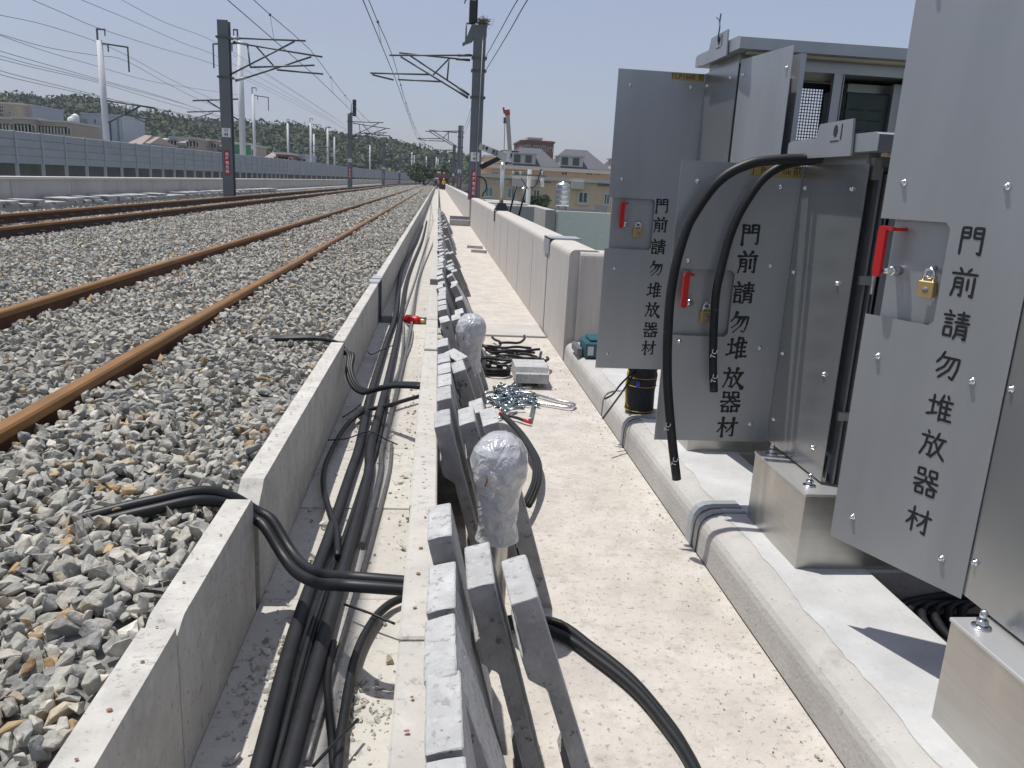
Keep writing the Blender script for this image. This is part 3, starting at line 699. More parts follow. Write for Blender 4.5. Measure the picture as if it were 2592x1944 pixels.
def textmesh(txt, size, mt, name='writing', bold=.0):
    cu = bpy.data.curves.new('t', 'FONT'); cu.body = txt; cu.size = size; cu.align_x = 'CENTER'; cu.align_y = 'CENTER'; cu.offset = bold; cu.resolution_u = 3
    o = bpy.data.objects.new('t', cu); col.objects.link(o); dg = bpy.context.evaluated_depsgraph_get()
    me = bpy.data.meshes.new_from_object(o.evaluated_get(dg)); bpy.data.objects.remove(o); me.materials.clear(); me.materials.append(M[mt]); me.name = name
    for v in me.vertices: v.co = (v.co.x, 0, v.co.y)
    return me

def bolt_mesh():
    mb = MB(); mb.lathe([(.0095, 0), (.0095, .0018), (.0066, .0022), (.0066, .007), (.005, .0095), (.001, .010)], 0, 0, 10); me = mb.mesh('bolt', 'chrome')
    for v in me.vertices: v.co = (v.co.x, -v.co.z, v.co.y)     # axis towards -y
    return me
BOLT = bolt_mesh()

def padlock(loc, rz, label, sc=1.0):
    p = empty('padlock', loc, label, 'padlock', 'brass padlocks on the doors', rz)
    mb = MB(); mb.box(-.021, .021, -.008, .008, -.052, -.012, .002); o = mb.build('lock_body', 'brass'); o.parent = p
    mb = MB(); pts_ = [(-.014, 0, -.014)]+[(-.014*math.cos(a), 0, .004+.014*math.sin(a)) for a in np.linspace(0, math.pi, 9)]+[(.014, 0, -.014)]
    mb.tube(pts_, .0033, 8); o = mb.build('shackle', 'chrome'); o.parent = p
    mb = MB(); mb.lathe([(.0085, 0), (.0085, .0006)], 0, 0, 14); o = mb.build('emblem', 'greycable', None); o.parent = p; o.rotation_euler = (math.pi/2, 0, 0); o.location = (.002, -.0082, -.034)
    p.scale = (sc,)*3
    return p

def door(parent, hinge, dirv, W_, z0, z1, cut, chars, bolts, handle, lock, brush=True, csize=.078, tape=None, rz=None):
    """a sun-shield plate with a cut-out for the handle in front of the leaf. local frame: x' from hinge to free edge, outer face n."""
    d_ = Vector((dirv[0], dirv[1], 0)).normalized(); n_ = Vector((d_.y, -d_.x, 0))       # outer side
    if n_.y > 0: n_ = -n_
    h_ = Vector((hinge[0], hinge[1], 0)); up = Vector((0, 0, 1))
    base = world_loc(parent)
    def W3(a, z, off=0.0): return h_+d_*a+up*z+n_*off-base
    def plate(mb, poly, o0, o1):
        k = len(poly); vs_ = [W3(a, z, o0) for a, z in poly]+[W3(a, z, o1) for a, z in poly]
        mb.add(vs_, [tuple(range(k)), tuple(range(2*k-1, k-1, -1))]+[(i, k+i, k+(i+1) % k, (i+1) % k) for i in range(k)])
    a0, c0, c1 = cut; r = .014
    # shield: outline with the handle notch
    mb = MB(); plate(mb, [(0, z0), (W_, z0), (W_, c0), (a0+r, c0), (a0, c0+r), (a0, c1-r), (a0+r, c1), (W_, c1), (W_, z1), (0, z1)], .0, .0025)
    sh = mb.build('door', 'panel', None); sh.parent = parent
    # leaf behind the shield
    mb = MB(); plate(mb, [(.012, z0+.03), (W_-.028, z0+.03), (W_-.028, z1-.03), (.012, z1-.03)], -.046, -.024)
    lf = mb.build('door_leaf', 'panel', None); lf.parent = sh
    # spacer studs and bolt heads
    ang = math.atan2(-n_.x, n_.y)+math.pi          # rotate -y onto n_
    for (a, z) in bolts:
        o = link('bolt', BOLT, sh); o.location = W3(a, z, .0025); o.rotation_euler.z = math.atan2(n_.y, n_.x)+math.pi/2
    rzn = math.atan2(n_.y, n_.x)+math.pi/2
    for key, (a, z) in zip(ORD, chars):
        o = link('character', char_mesh(key, csize, brush), sh); o.location = W3(a, z, .0031); o.rotation_euler.z = rzn
    # red handle: a bent bar standing off the leaf
    (ha, ht, hb) = handle
    mb = MB()
    def slabbar(a0_, a1_, zz0, zz1, o0_, o1_):
        mb.hexa([W3(a0_, zz0, o0_), W3(a1_, zz0, o0_), W3(a1_, zz0, o1_), W3(a0_, zz0, o1_), W3(a0_, zz1, o0_), W3(a1_, zz1, o0_), W3(a1_, zz1, o1_), W3(a0_, zz1, o1_)])
    prof_ = [(hb-.004, .008), (hb, .0115), (hb+.008, .0135), (ht-.010, .0135), (ht-.003, .0115), (ht, .008)]
    vs_ = []
    for zz, hw_ in prof_: vs_ += [W3(ha-hw_, zz, .026), W3(ha+hw_, zz, .026), W3(ha+hw_-.002, zz, .036), W3(ha-hw_+.002, zz, .036)]
    mb.add(vs_, [(4*i+k, 4*i+(k+1) % 4, 4*i+4+(k+1) % 4, 4*i+4+k) for i in range(5) for k in range(4)]+[(0, 1, 2, 3), (20, 21, 22, 23)])
    slabbar(ha-.030, ha+.010, ht-.011, ht-.002, .018, .0345); slabbar(ha-.034, ha-.018, ht-.012, ht-.003, -.022, .0185)
    o = mb.build('handle', 'red', None); o.parent = sh
    mb = MB(); mb.cyl(W3(ha-.030, hb+.014, -.024), W3(ha-.030, hb+.014, .020), .013, 14); mb.cyl(W3(ha-.014, hb+.012, .022), W3(ha-.030, hb+.014, .018), .008, 10); o = mb.build('handle_boss', 'chrome', None); o.parent = sh
    # hasp ring
    (la, lz) = lock
    mb = MB(); c_ = [W3(la+.012*math.cos(t_), lz+.006+.012*math.sin(t_), -.004) for t_ in np.linspace(0, 6.283, 13)]
    mb.tube(c_, .004, 6, False); mb.cyl(W3(la, lz+.02, -.024), W3(la, lz+.016, -.003), .006, 8); o = mb.build('hasp', 'chrome', None); o.parent = sh
    if tape:
        a1, a2, zt0, zt1, txts = tape
        mb = MB(); plate(mb, [(a1, zt0), (a2, zt0+.002), (a2, zt1), (a1, zt1)], .0027, .0031); o = mb.build('tape', 'tape', None); o.parent = sh
        for txt, fa, sz in txts:
            o = link('writing', textmesh(txt, sz, 'ink'), sh); o.location = W3(a2-(a2-a1)*fa, (zt0+zt1)/2, .0036); o.rotation_euler.z = rzn; 
    return sh, W3(la, lz-.002, -.003)+base, rzn

def cabinet(y0, y1, ztop, label, box0, box1, near=None, xw=2.40):
    """x from 1.40 to 2.40; side shield on the walkway side; pedestal, canopy with lifting lug"""
    root = empty('equipment_cabinet', (1.9, (y0+y1)/2, .17), label, 'cabinet')
    # pedestal
    mb = MB(); mb.box(1.304, 2.46, box0, box1, .1705, .447); ped = mb.build('pedestal', 'stainless', root)
    mb = MB(); mb.box(1.300, 2.464, box0-.004, box1+.004, .4475, .458, .002); mb.build('pedestal_lid', 'stainlid', ped)
    for yb in (box0+.075, box1-.045):
        mb = MB(); mb.lathe([(.023, .4585), (.023, .462)], 1.35, yb, 18); mb.lathe([(.015, .462), (.015, .478)], 1.35, yb, 6); mb.lathe([(.0085, .478), (.0085, .502), (.004, .505)], 1.35, yb, 12)
        mb.build('anchor_bolt', 'chrome', ped)
    # skirt and side shield
    mb = MB(); mb.box(1.415, 1.419, y0+.006, y1-.006, .4595, .56); mb.build('skirt', 'stainless', root)
    for k in range(4):
        o = link('screw', BOLT, root); o.location = Vector((1.4145, y0+.07+k*.10, .492))-world_loc(root); o.rotation_euler.z = -math.pi/2; o.scale = (.6,)*3
    mb = MB(); mb.box(1.398, 1.4008, y0, y1+(.043 if ztop < 1.8 else .055), .468, ztop); sp = mb.build('side_panel', 'panel2', root)
    zs = [.569, .846, 1.172, 1.493] if ztop < 1.8 else [.569, 1.03, 1.52, 2.006]
    for z in zs:
        for y in (y0+.09, y1-.012-.005):
            o = link('bolt', BOLT, sp); o.location = Vector((1.398, y, z))-world_loc(sp); o.rotation_euler.z = -math.pi/2
    # body shell
    zb = ztop-.02
    mb = MB(); mb.box(1.440, 1.452, y0+.03, y1-.03, .56, zb); mb.box(xw-.012, xw, y0+.03, y1-.03, .46, zb); mb.box(1.452, xw-.012, y0+.03, y1-.03, .46, .48); mb.box(1.44, xw, y0+.03, y1-.03, zb, zb+.012); mb.build('body', 'frame', root)
    # canopy
    cz = ztop+.035
    mb = MB(); y_0, y_1 = y0-.11, y1+.09
    mb.prism([(y_0, cz), (y_0, cz+.050), (y_0+.03, cz+.058), (y_1-.03, cz+.058), (y_1, cz+.050), (y_1, cz)], 1.355, xw+.06, 'x'); 
    can = mb.build('canopy', 'panel', root)
    mb = MB(); mb.box(1.40, xw, y0+.02, y1-.02, zb+.012, cz-.001); mb.build('canopy_support', 'frame', can)
    mb = MB(); mb.box(1.42, xw-.1, y0-.06, y0-.02, cz-.012, cz-.001); mb.build('insulation_strip', 'cream', can)
    # lifting lug plate on the walkway side of the canopy
    zc = cz-.012
    mb = MB(); mb.prism([(y1-.05+.0, zc), (y1-.06, zc+.04), (y0+.30, zc+.062), (y0+.28, zc+.115), (y0+.045, zc+.118), (y0+.03, zc)], 1.343, 1.3505, 'x'); lug = mb.build('lifting_lug', 'panel', can)
    mb = MB(); mb.prism([(y0+.155+.014*math.cos(a), zc+.085+.02*math.sin(a)) for a in np.linspace(0, 6.283, 13)[:-1]], 1.3415, 1.3428, 'x'); mb.box(1.3415, 1.3428, y0+.11, y0+.116, zc+.055, zc+.105); mb.box(1.3415, 1.3428, y0+.125, y0+.185, zc+.05, zc+.054); mb.build('lug_slot', 'inside', lug)
    if near == 'closed':
        # closed near doors: leaves with shield plates and hinges at the walkway corner
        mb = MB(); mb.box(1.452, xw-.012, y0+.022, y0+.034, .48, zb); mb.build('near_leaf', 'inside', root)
        for xa, xb_ in ((1.492, 1.932), (1.945, 2.385)):
            mb = MB(); mb.box(xa, xb_, y0-.006, y0-.003, .468, ztop); mb.build('near_shield', 'panel', root)
        mb = MB(); mb.box(1.441, 1.449, y0+.002, y0+.028, .46, ztop-.01); mb.box(1.463, 1.467, y0-.004, y0+.024, .46, ztop-.03); mb.box(1.476, 1.480, y0-.005, y0+.02, .46, ztop-.03); mb.build('corner_post', 'frame', root)
        mb = MB(); mb.box(1.412, 1.44, y0+.0, y0+.02, ztop-.05, ztop+.02); mb.build('corner_bracket', 'frame', root)
        for z in (.70, 1.18) if ztop < 1.8 else (.7, 1.25, 1.8):
            mb = MB(); mb.box(1.425, 1.463, y0-.004, y0+.012, z, z+.03); mb.cyl((1.470, y0-.006, z-.03), (1.470, y0-.006, z+.07), .006, 10); mb.build('hinge', 'stainlid', root)
    return root, can

# cabinet standing farthest along the plinth: tall, its near doors open
c1, can1 = cabinet(3.905, 4.36, 2.072, 'tall grey equipment cabinet farthest along the plinth with near doors open', 3.765, 4.225)
c2, can2 = cabinet(2.572, 3.035, 1.574, 'low grey equipment cabinet between the two tall ones with cables over its door', 2.484, 2.94, 'closed')
c3, can3 = cabinet(1.30, 1.765, 2.072, 'tall grey equipment cabinet at the near end with its lettered door swung out', 1.21, 1.67, 'closed')
# far cabinet: opened near face with frame, racks and perforated back
def part(p, name, mt, *boxes):
    mb = MB()
    for b_ in boxes: mb.box(*b_)
    return mb.build(name, mt, p)
y0 = 3.905
part(c1, 'face_frame', 'frame', (1.452, 2.39, y0, y0+.03, 2.043, 2.098), (1.452, 1.475, y0, y0+.03, .48, 2.043), (2.365, 2.39, y0, y0+.03, .48, 2.043), (1.475, 2.365, y0, y0+.03, .48, .52))
part(c1, 'mullion', 'frame', (1.878, 1.922, y0+.002, y0+.028, .52, 2.043))
part(c1, 'mullion_edge', 'panel', (1.924, 1.928, y0-.004, y0+.03, .52, 2.04))
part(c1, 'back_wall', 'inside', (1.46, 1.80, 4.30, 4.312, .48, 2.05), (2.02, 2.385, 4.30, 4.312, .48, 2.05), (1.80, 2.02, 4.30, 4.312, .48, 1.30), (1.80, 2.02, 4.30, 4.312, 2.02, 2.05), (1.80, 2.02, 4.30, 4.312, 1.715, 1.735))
mb = MB()
for k in range(14): mb.box(1.802+k*.0157, 1.8062+k*.0157, 4.304, 4.307, 1.30, 2.02)
for k in range(46): mb.box(1.80, 2.02, 4.3045, 4.3065, 1.30+k*.0157, 1.3042+k*.0157)
mb.build('perforated_panel', 'rack', c1)
part(c1, 'rack', 'rack', (2.03, 2.33, 4.05, 4.28, .9, 1.98))
for k in range(9):
    part(c1, 'vent_slot', 'inside', (2.05, 2.12, 4.046, 4.0495, 1.90-k*.05, 1.905-k*.05), (2.15, 2.22, 4.046, 4.0495, 1.90-k*.05, 1.905-k*.05))
part(c1, 'rack_rail', 'frame', (2.25, 2.29, 4.02, 4.045, .6, 2.03), (2.31, 2.335, 4.0, 4.045, .6, 2.03))
part(c1, 'relay_column', 'rack', (2.022, 2.028, 4.06, 4.29, .9, 2.0))
for k in range(10): part(c1, 'relay', 'frame', (2.012, 2.0215, 4.10, 4.20, 1.90-k*.055, 1.925-k*.055))
part(c1, 'ceiling_duct', 'frame', (2.05, 2.36, 4.1, 4.16, 1.99, 2.03))
part(c1, 'terminal_strip', 'white', (1.875, 1.93, 4.28, 4.298, 1.665, 1.70))
# the near door of the far cabinet, swung out towards the camera
dq = Vector((.051, -.44, 0)).normalized(); hq = Vector((1.402, 3.885, 0))
mb = MB(); nq = Vector((-dq.y, dq.x, 0)); nq = -nq if nq.x > 0 else nq
base = world_loc(c1)
def Q3(a, z, o): return hq+dq*a+Vector((0, 0, z))+nq*o
mb.hexa([Q3(0, .46, 0), Q3(.46, .46, 0), Q3(.46, .46, -.0028), Q3(0, .46, -.0028), Q3(0, 2.072, 0), Q3(.46, 2.072, 0), Q3(.46, 2.072, -.0028), Q3(0, 2.072, -.0028)]); qd = mb.build('near_door', 'panel', c1)
mb = MB(); mb.hexa([Q3(.03, .50, -.050), Q3(.442, .50, -.050), Q3(.442, .50, -.075), Q3(.03, .50, -.075), Q3(.03, 2.045, -.050), Q3(.442, 2.045, -.050), Q3(.442, 2.045, -.075), Q3(.03, 2.045, -.075)]); mb.build('door_leaf', 'panel', qd)
mb = MB()
for z in (.7, 1.4, 1.95): mb.cyl(Q3(.08, z, -.003), Q3(.08, z, -.05), .008, 8); mb.cyl(Q3(.38, z, -.003), Q3(.38, z, -.05), .008, 8)
mb.build('spacer', 'stainlid', qd)
for a, z in ((.035, 2.003), (.425, 1.985), (.035, 1.52), (.425, 1.5), (.035, 1.03), (.425, 1.02)):
    o = link('bolt', BOLT, qd); o.location = Q3(a, z, .0)-base; o.rotation_euler.z = math.atan2(nq.y, nq.x)+math.pi/2
mb = MB(); mb.tube(smooth_path([(1.338, 4.06, 2.175), (1.335, 4.055, 2.20), (1.334, 4.045, 2.235), (1.336, 4.06, 2.265), (1.335, 4.05, 2.30)], 4), .0035, 6); mb.tube(smooth_path([(1.336, 4.058, 2.262), (1.34, 4.09, 2.28), (1.338, 4.12, 2.295)], 3), .0032, 6)
tag(mb.build('wire_tie', 'teal_wire', None, (1.338, 4.06, 2.17)), 'teal wire end twisted through the lifting lug of the far cabinet', 'wire')

# lettered doors
zsB = [1.307, 1.198, 1.077, .957, .854, .728, .628, .518]
sh, lk, rz = door(c2, (1.3972, 3.06), (-1, 0), .482, .458, 1.573, (.222, .898, 1.164), [(.178, z) for z in zsB],
                  [(.412, 1.498), (.08, 1.493), (.415, 1.195), (.08, 1.19), (.419, .873), (.081, .857), (.42, .53), (.08, .534)], (.424, 1.150, 1.018), (.318, 1.012), True, .083,
                  (.006, .209, 1.527, 1.572, [('J', .06, .034), ('P+o', .34, .034), ('ok', .72, .034), ('前', .93, .040)]))
padlock(lk, rz, 'brass padlock half hidden by a hanging cable on the low cabinet door', 1.08)
sh, lk, rz = door(c1, (1.3972, 4.395), (-1, 0), .470, .452, 2.070, (.208, 1.133, 1.409), [(.168, z) for z in (1.377, 1.272, 1.152, 1.031, .911, .798, .684, .577)],
                  [(.401, 1.992), (.071, 2.0), (.404, 1.508), (.405, 1.022), (.407, .537), (.075, 1.508), (.075, 1.022), (.075, .537)], (.393, 1.388, 1.252), (.290, 1.262), True, .080,
                  (.006, .182, 2.030, 2.069, [('TC', .10, .034), ('P1600', .48, .036), ('前', .92, .036)]))
padlock(lk, rz, 'brass padlock on the lettered door of the far tall cabinet', 1.15)
sh, lk, rz = door(c3, (1.396, 1.768), (-.162, .371), .420, .455, 2.072, (.213, 1.143, 1.411), [(.152, z) for z in (1.372, 1.266, 1.157, 1.049, .936, .833, .727, .615)],
                  [(.367, 1.508), (.09, 1.505), (.359, 1.031), (.082, 1.025), (.353, .544), (.07, .539), (.36, 1.98), (.085, 1.98)], (.385, 1.392, 1.258), (.252, 1.272), False, .072)
padlock(lk, rz, 'brass padlock below the red handle of the nearest swung-out door', 1.05)
# cables dropping into the pits under the cabinets
for k in range(6):
    mb = MB(); x = 1.63+k*.05
    mb.tube(smooth_path([(x, 1.75, .03), (x+.03, 2.0, .045), (x-.02, 2.25, .04), (x+.05, 2.42, .06), (x+.3, 2.44, .1)], 4), .016, 7)
    tag(mb.build('pit_cable', 'black', None, (x, 2.0, .03)), 'black cable lying in the dark pit beside the pedestals', 'cable', 'cables in the pit')

# ------------------------------------------------------------------ wrapped ball-head posts
def wrapped_post(x, y, zc, seed, label):
    p = empty('wrapped_post', (x, y, 0), label, 'post')
    mb = MB(); mb.cyl((x, y, 0.0), (x, y, zc-.02), .040, 20); mb.build('pipe', 'stainless', p)
    mb = MB(); mb.lathe([(.075, 0.002), (.075, .012)], x, y, 18); mb.build('base_flange', 'stainlid', p)
    pr = [(.012, zc+.092), (.04, zc+.086), (.066, zc+.066), (.084, zc+.038), (.092, zc+.008), (.092, zc-.022), (.086, zc-.050), (.077, zc-.080), (.070, zc-.110), (.066, zc-.145), (.064, zc-.185), (.063, zc-.220), (.067, zc-.250), (.071, zc-.268), (.068, zc-.270)]
    fine = []
    for (a, b_), (c_, d_) in zip(pr, pr[1:]):
        for k in range(3): fine.append((a+(c_-a)*k/3, b_+(d_-b_)*k/3))
    fine.append(pr[-1])
    mb = MB(); mb.lathe(fine, x, y, 40, .085, seed)
    mb.build('plastic_wrap', 'film', p)
    mb = MB(); mb.tube(smooth_path([(x-.05, y-.055, zc-.005), (x-.045, y-.078, zc-.03), (x-.05, y-.074, zc-.06)], 4), .003, 5); tag(mb.build('rust_streak', 'rust', p))
    return p
wrapped_post(.219, 2.38, .598, 3, 'nearer steel post whose ball head is wrapped in clear plastic film')
wrapped_post(.222, 4.75, .592, 9, 'farther steel post whose ball head is wrapped in clear plastic film')

# ------------------------------------------------------------------ cables
def cable(pts_, r, label, mt='black', group=None, seg=10, n=6, name='cable', end=None):
    q = smooth_path(pts_, n); mb = MB(); mb.tube(q, r, seg)
    b_ = q[0]; o = mb.build(name, mt, None, (b_.x, b_.y, b_.z)); return tag(o, label, 'cable', group)
Z1 = lambda x, y: (x*.4484, 1200+y*.4484)
ZB = lambda x, y: (600+x*.4484, 1200+y*.4484)
ZM = lambda x, y: (800+x*.3165, 600+y*.3165)
c1p = [(640, 2010), (658, 1944), (734, 1648), (779, 1509), (838, 1348), (887, 1200), (911, 1125), (936, 1005), (977, 869), (1002, 790), (1018, 679), (1053, 615), (1070, 570)]
c2p = [(712, 2010), (734, 1930), (811, 1648), (855, 1491), (887, 1379), (932, 1200), (939, 1125), (977, 980), (1002, 869), (1015, 802), (1034, 695), (1069, 606), (1080, 560)]
zf = .146
cable([at(*p, z=zf) for p in c1p], .0235, 'thick black cable running along the trough floor on the shaded side', 'cablegrey', seg=14)
cable([at(*p, z=zf+.004) for p in c2p], .0225, 'thick black cable running along the middle of the trough floor', 'cablegrey', seg=14)
cable([at(u+46, v, z=.132) for u, v in c1p[:8]], .011, 'thin black cable squeezed between the two thick trough cables', 'black')
cable([at(u+38, v, z=.140) for u, v in c1p[:7]], .010, 'second thin black cable squeezed between the thick trough cables', 'black')
cable([at(u+52-(v-1200)*.012, v, z=.132) for u, v in c2p[1:7]], .008, 'grey steel wire rope lying along the lit side of the trough cables', 'wirerope', name='wire_rope')
cable([at(u+30, v, z=.138) for u, v in c2p[4:]], .012, 'dusty cable along the lit side of the far trough', 'greycable')
cable([at(*ZM(*p), z=.135) for p in [(640, 1160), (690, 960), (700, 700), (690, 640), (790, 350), (850, 150), (905, 0)]], .011, 'thin grey cable winding on the lit trough floor', 'greycable')
cable([at(*ZM(*p), z=.133) for p in [(620, 1160), (700, 1000), (760, 850), (770, 740), (720, 690)]], .008, 'thin pale cable hooked round beside the red tool', 'greycable')
# crossing pair in the foreground: out of the ballast, through the broken wall, down and across
for k, (dy, dz, lb) in enumerate(((0.0, 0, 'black cable of the foreground pair crossing the broken trough wall, nearer one'), (.034, .016, 'black cable of the foreground pair crossing the broken trough wall, farther one'))):
    P = [(-1.02, 2.11+dy, .455+dz), (-.883, 2.161+dy, .482+dz), (-.79, 2.195+dy, .496+dz), (-.68, 2.245+dy, .505+dz), (-.60, 2.285+dy*.7, .478+dz), (-.53, 2.30+dy*.7, .425+dz)]
    for (u, v), yy in (((1500, 305), 2.27), ((1600, 465), 2.20), ((1680, 560), 2.12), ((1790, 615), 2.02), ((1900, 625), 1.93), ((2007, 632), 1.90)):
        P.append(at(*Z1(u+(34 if k else 0), v-(44 if k else 0)), y=yy+dy))
    P.append(Vector((-.055, 1.89+dy, P[-1].z-.005))); P.append(Vector((-.03, 1.89+dy, P[-1].z)))
    cable(P, .0165, lb, 'black', seg=12)
# second crossing group
for k in range(3):
    P = [(-1.12-.06*k, 4.72+.03*k, .455), (-.98, 4.70+.03*k, .492), (-.85, 4.67+.034*k, .507), (-.68, 4.68+.010*k, .512), (-.575, 4.684+.004*k, .49-.004*k), (-.53, 4.69+.0*k, .45-.01*k)]
    for (u, v), yy in (((262, 960), 4.62), ((250, 1080), 4.52), ((290, 1190), 4.40), ((370, 1245), 4.30), ((470, 1225), 4.2), ((600, 1195), 4.10), ((720, 1192), 4.0), ((835, 1200), 3.92)):
        P.append(at(*ZM(u+k*16, v-k*9), y=yy))
    cable(P, .013, ('lowest', 'middle', 'highest')[k]+' black cable of the bundle crossing the trough farther along', 'black')
cable([at(*ZM(*p), z=.16+.0*i) for i, p in enumerate([(832, 1272), (700, 1310), (600, 1342), (500, 1365), (400, 1385), (300, 1450), (220, 1540), (150, 1659), (75, 1830), (60, 2000), (110, 2200), (160, 2330), (175, 2560)])], .0125, 'loose black cable arching from the ledge over the thick trough cables')
cable([at(*ZB(*p), z=.150) for p in [(928, 702), (860, 735), (790, 800), (720, 910), (670, 1030), (635, 1180), (608, 1350), (585, 1500), (565, 1720)]], .0135, 'loose black cable curving along the lit trough floor in the foreground')
cable([at(*ZB(*p), z=.140) for p in [(545, 950), (520, 1080), (510, 1190), (520, 1350), (535, 1500), (550, 1720)]], .0105, 'black cable emerging from under the thick cables in the foreground')
for i, (a, b_, z) in enumerate((((605, 735), (890, 845), .17), ((430, 1650), (682, 1385), .18))):
    P = [at(*ZB(*a), z=z), at(*ZB((a[0]+b_[0])/2, (a[1]+b_[1])/2-6), z=z+.008), at(*ZB(*b_), z=z+.002)]
    cable(P, .004, ('thin black wire scrap lying beside the rubble in the trough', 'thin black wire scrap stuck up between the trough cables')[i], name='wire_scrap')
cable([at(*ZM(*p), z=.17) for p in [(410, 915), (445, 940), (520, 905), (615, 866)]], .004, 'thin black wire tie lying across the trough cables farther along', name='wire_scrap')
cable([at(*ZM(*p), z=.18) for p in [(95, 1625), (250, 1610), (430, 1555), (560, 1620), (650, 1659)]], .0035, 'thin wire tie knotted round the two thick trough cables', name='wire_scrap')
cable([at(*ZM(*p), z=.15) for p in [(215, 1440), (300, 1385), (360, 1335)]], .004, 'short black wire scrap on the shaded trough floor', name='wire_scrap')
# foreground pair on the walkway under the slabs
for k in range(2):
    P = [(.12, 2.0+.05*k, .03), (.26, 2.33+.045*k, .03)]+[at(u+k*14, v+k*30, z=.022) for u, v in ((1400, 1575), (1500, 1640), (1600, 1722), (1690, 1830), (1735, 1900), (1765, 1960), (1800, 2060))]
    cable(P, .0165, ('upper', 'lower')[k]+' black cable of the pair snaking out from under the slabs across the walkway', 'black', seg=12)
# loop beside the nearer post
for k in range(3):
    P = [at(*ZM(u+k*22, v+k*10), z=.10-.02*k) for u, v in ((1480, 1420), (1560, 1500), (1620, 1570), (1680, 1660), (1740, 1780), (1745, 1930), (1700, 2060), (1660, 2130))]
    cable(P, .012, ('inner', 'middle', 'outer')[k]+' black cable looping behind the nearer wrapped post')
# heap of cable offcuts
rs = random.Random(21)
for k in range(22):
    x, y = .43+rs.uniform(-.05, .22), 6.40+rs.uniform(-.40, .50); h_ = rs.choice((0, math.pi))+rs.uniform(-.9, .9); cv = rs.uniform(-2.6, 2.6); P = []
    for j_ in range(9):
        P.append((min(.92, max(.37, x)), y, .016+.010*(k % 9)+.012*math.sin(k*1.7+j_*.7)**2)); x += math.cos(h_)*.055; y += math.sin(h_)*.085; h_ += cv*.11*(1 if j_ < 6 else -.6)
    cable(P, .0115, 'black cable offcut in the heap behind the farther wrapped post', 'black', 'heap of cable offcuts', 7, 3)
for k in range(3):
    P = [(.49+.10*math.cos(t_), 6.0+.10*math.sin(t_), .02+.022*k+.004*math.sin(3*t_)) for t_ in np.linspace(k, k+5.8, 11)]
    cable(P, .0115, 'black cable coil beside the stepped concrete block', 'black', 'cable coils by the block', 7, 4)
# cables hanging over the low cabinet's door
def hang(pts_, r, lb): 
    return cable(pts_, r, lb, 'black', seg=14)
h1 = hang([(1.50, 2.90, 1.572), (1.42, 2.92, 1.598), (1.36, 2.935, 1.597), (1.248, 2.95, 1.588), (1.141, 2.965, 1.566), (1.04, 2.98, 1.499), (.957, 2.985, 1.366), (.925, 2.98, 1.27), (.902, 2.97, 1.14), (.897, 2.965, .991), (.913, 2.96, .757), (.952, 2.95, .515), (.991, 2.945, .328)], .0185, 'longer black cable hanging in an arc over the low cabinet door')
h2 = hang([(1.53, 2.93, 1.572), (1.46, 2.96, 1.592), (1.385, 2.98, 1.592), (1.292, 2.99, 1.572), (1.215, 3.0, 1.513), (1.147, 3.0, 1.395), (1.114, 3.0, 1.29), (1.095, 2.998, 1.17), (1.085, 2.995, 1.055), (1.099, 2.99, .836), (1.118, 2.985, .688)], .0165, 'shorter black cable hanging over the low cabinet door beside the padlock')
for ob, pos in ((h2, ((1.094, 2.972, .845, .1), (1.108, 2.972, .745, .1))), (h1, ((.928, 2.941, .55, .15), (.968, 2.928, .41, .15)))):
    for x, y, z, tl in pos:
        o = link('writing', textmesh('TC', .028, 'white'), ob); o.location = Vector((x, y-.006, z))-ob.location; o.rotation_euler = (0, -1.35, -.25)

# ------------------------------------------------------------------ small things on the walkway and trough
bl_ = tag(empty('hardware_heap', (.55, 5.25, 0)), 'glittering heap of zinc bolts and turnbuckles on the walkway', 'hardware')
rs = random.Random(5)
for k in range(70):
    x = .53+rs.gauss(0, .075); y = 5.28+rs.gauss(0, .15); a = rs.uniform(0, 6.28); L_ = rs.uniform(.035, .07); z = .008+max(0, .035-abs(x-.53)*.25)*rs.random()
    q = Vector((x, y, z)); dv = Vector((math.cos(a), math.sin(a), rs.uniform(-.1, .25)))*L_
    mb = MB(); mb.cyl(q-dv, q+dv, .0075, 6); hd = dv.normalized()*.010; mb.cyl(q+dv, q+dv+hd, .014, 6); mb.build('bolt', 'zinc', bl_)
def rods(name, label, P, r, mt='chrome', cat='steel hook'):
    mb = MB(); mb.tube(smooth_path(P, 5), r, 8); q = Vector(P[0]); return tag(mb.build(name, mt, None, q[:]), label, cat)
lp_ = [at(*ZM(*p), z=.02) for p in [(1450, 1245), (1600, 1238), (1740, 1255), (1900, 1300), (2040, 1328), (2070, 1345), (2030, 1365), (1900, 1345), (1750, 1322)]]
rods('steel_loop', 'bright steel rod bent to a long loop on the walkway beside the bolts', lp_, .010)
for i, P in enumerate(([(1345, 1250), (1500, 1225), (1720, 1200)], [(1360, 1330), (1560, 1280), (1750, 1250)], [(1470, 1380), (1600, 1330), (1740, 1300)], [(1745, 1310), (1725, 1400), (1710, 1460)], [(1370, 1290), (1450, 1330), (1520, 1400)])):
    rods('threaded_rod', 'zinc threaded rod lying across the heap of bolts', [at(*ZM(*p), z=.03) for p in P], .0095, 'zinc', cat='rod')['group'] = 'threaded rods on the bolt heap'
pk = empty('pliers', (.5, 4.88, 0), 'black pliers with red jaw and red handle tips by the bolts', 'pliers')
a_, b2 = at(*ZM(1468, 1412), z=.03), at(*ZM(1718, 1482), z=.025)
mb = MB(); mb.tube(smooth_path([a_.lerp(b2, .12), a_.lerp(b2, .5)+Vector((.004, .012, 0)), a_.lerp(b2, .8)], 5), .010, 8); mb.build('handle', 'black', pk)
mb = MB(); mb.tube([a_.lerp(b2, .79), b2], .0115, 8); mb.build('grip_tip', 'red', pk)
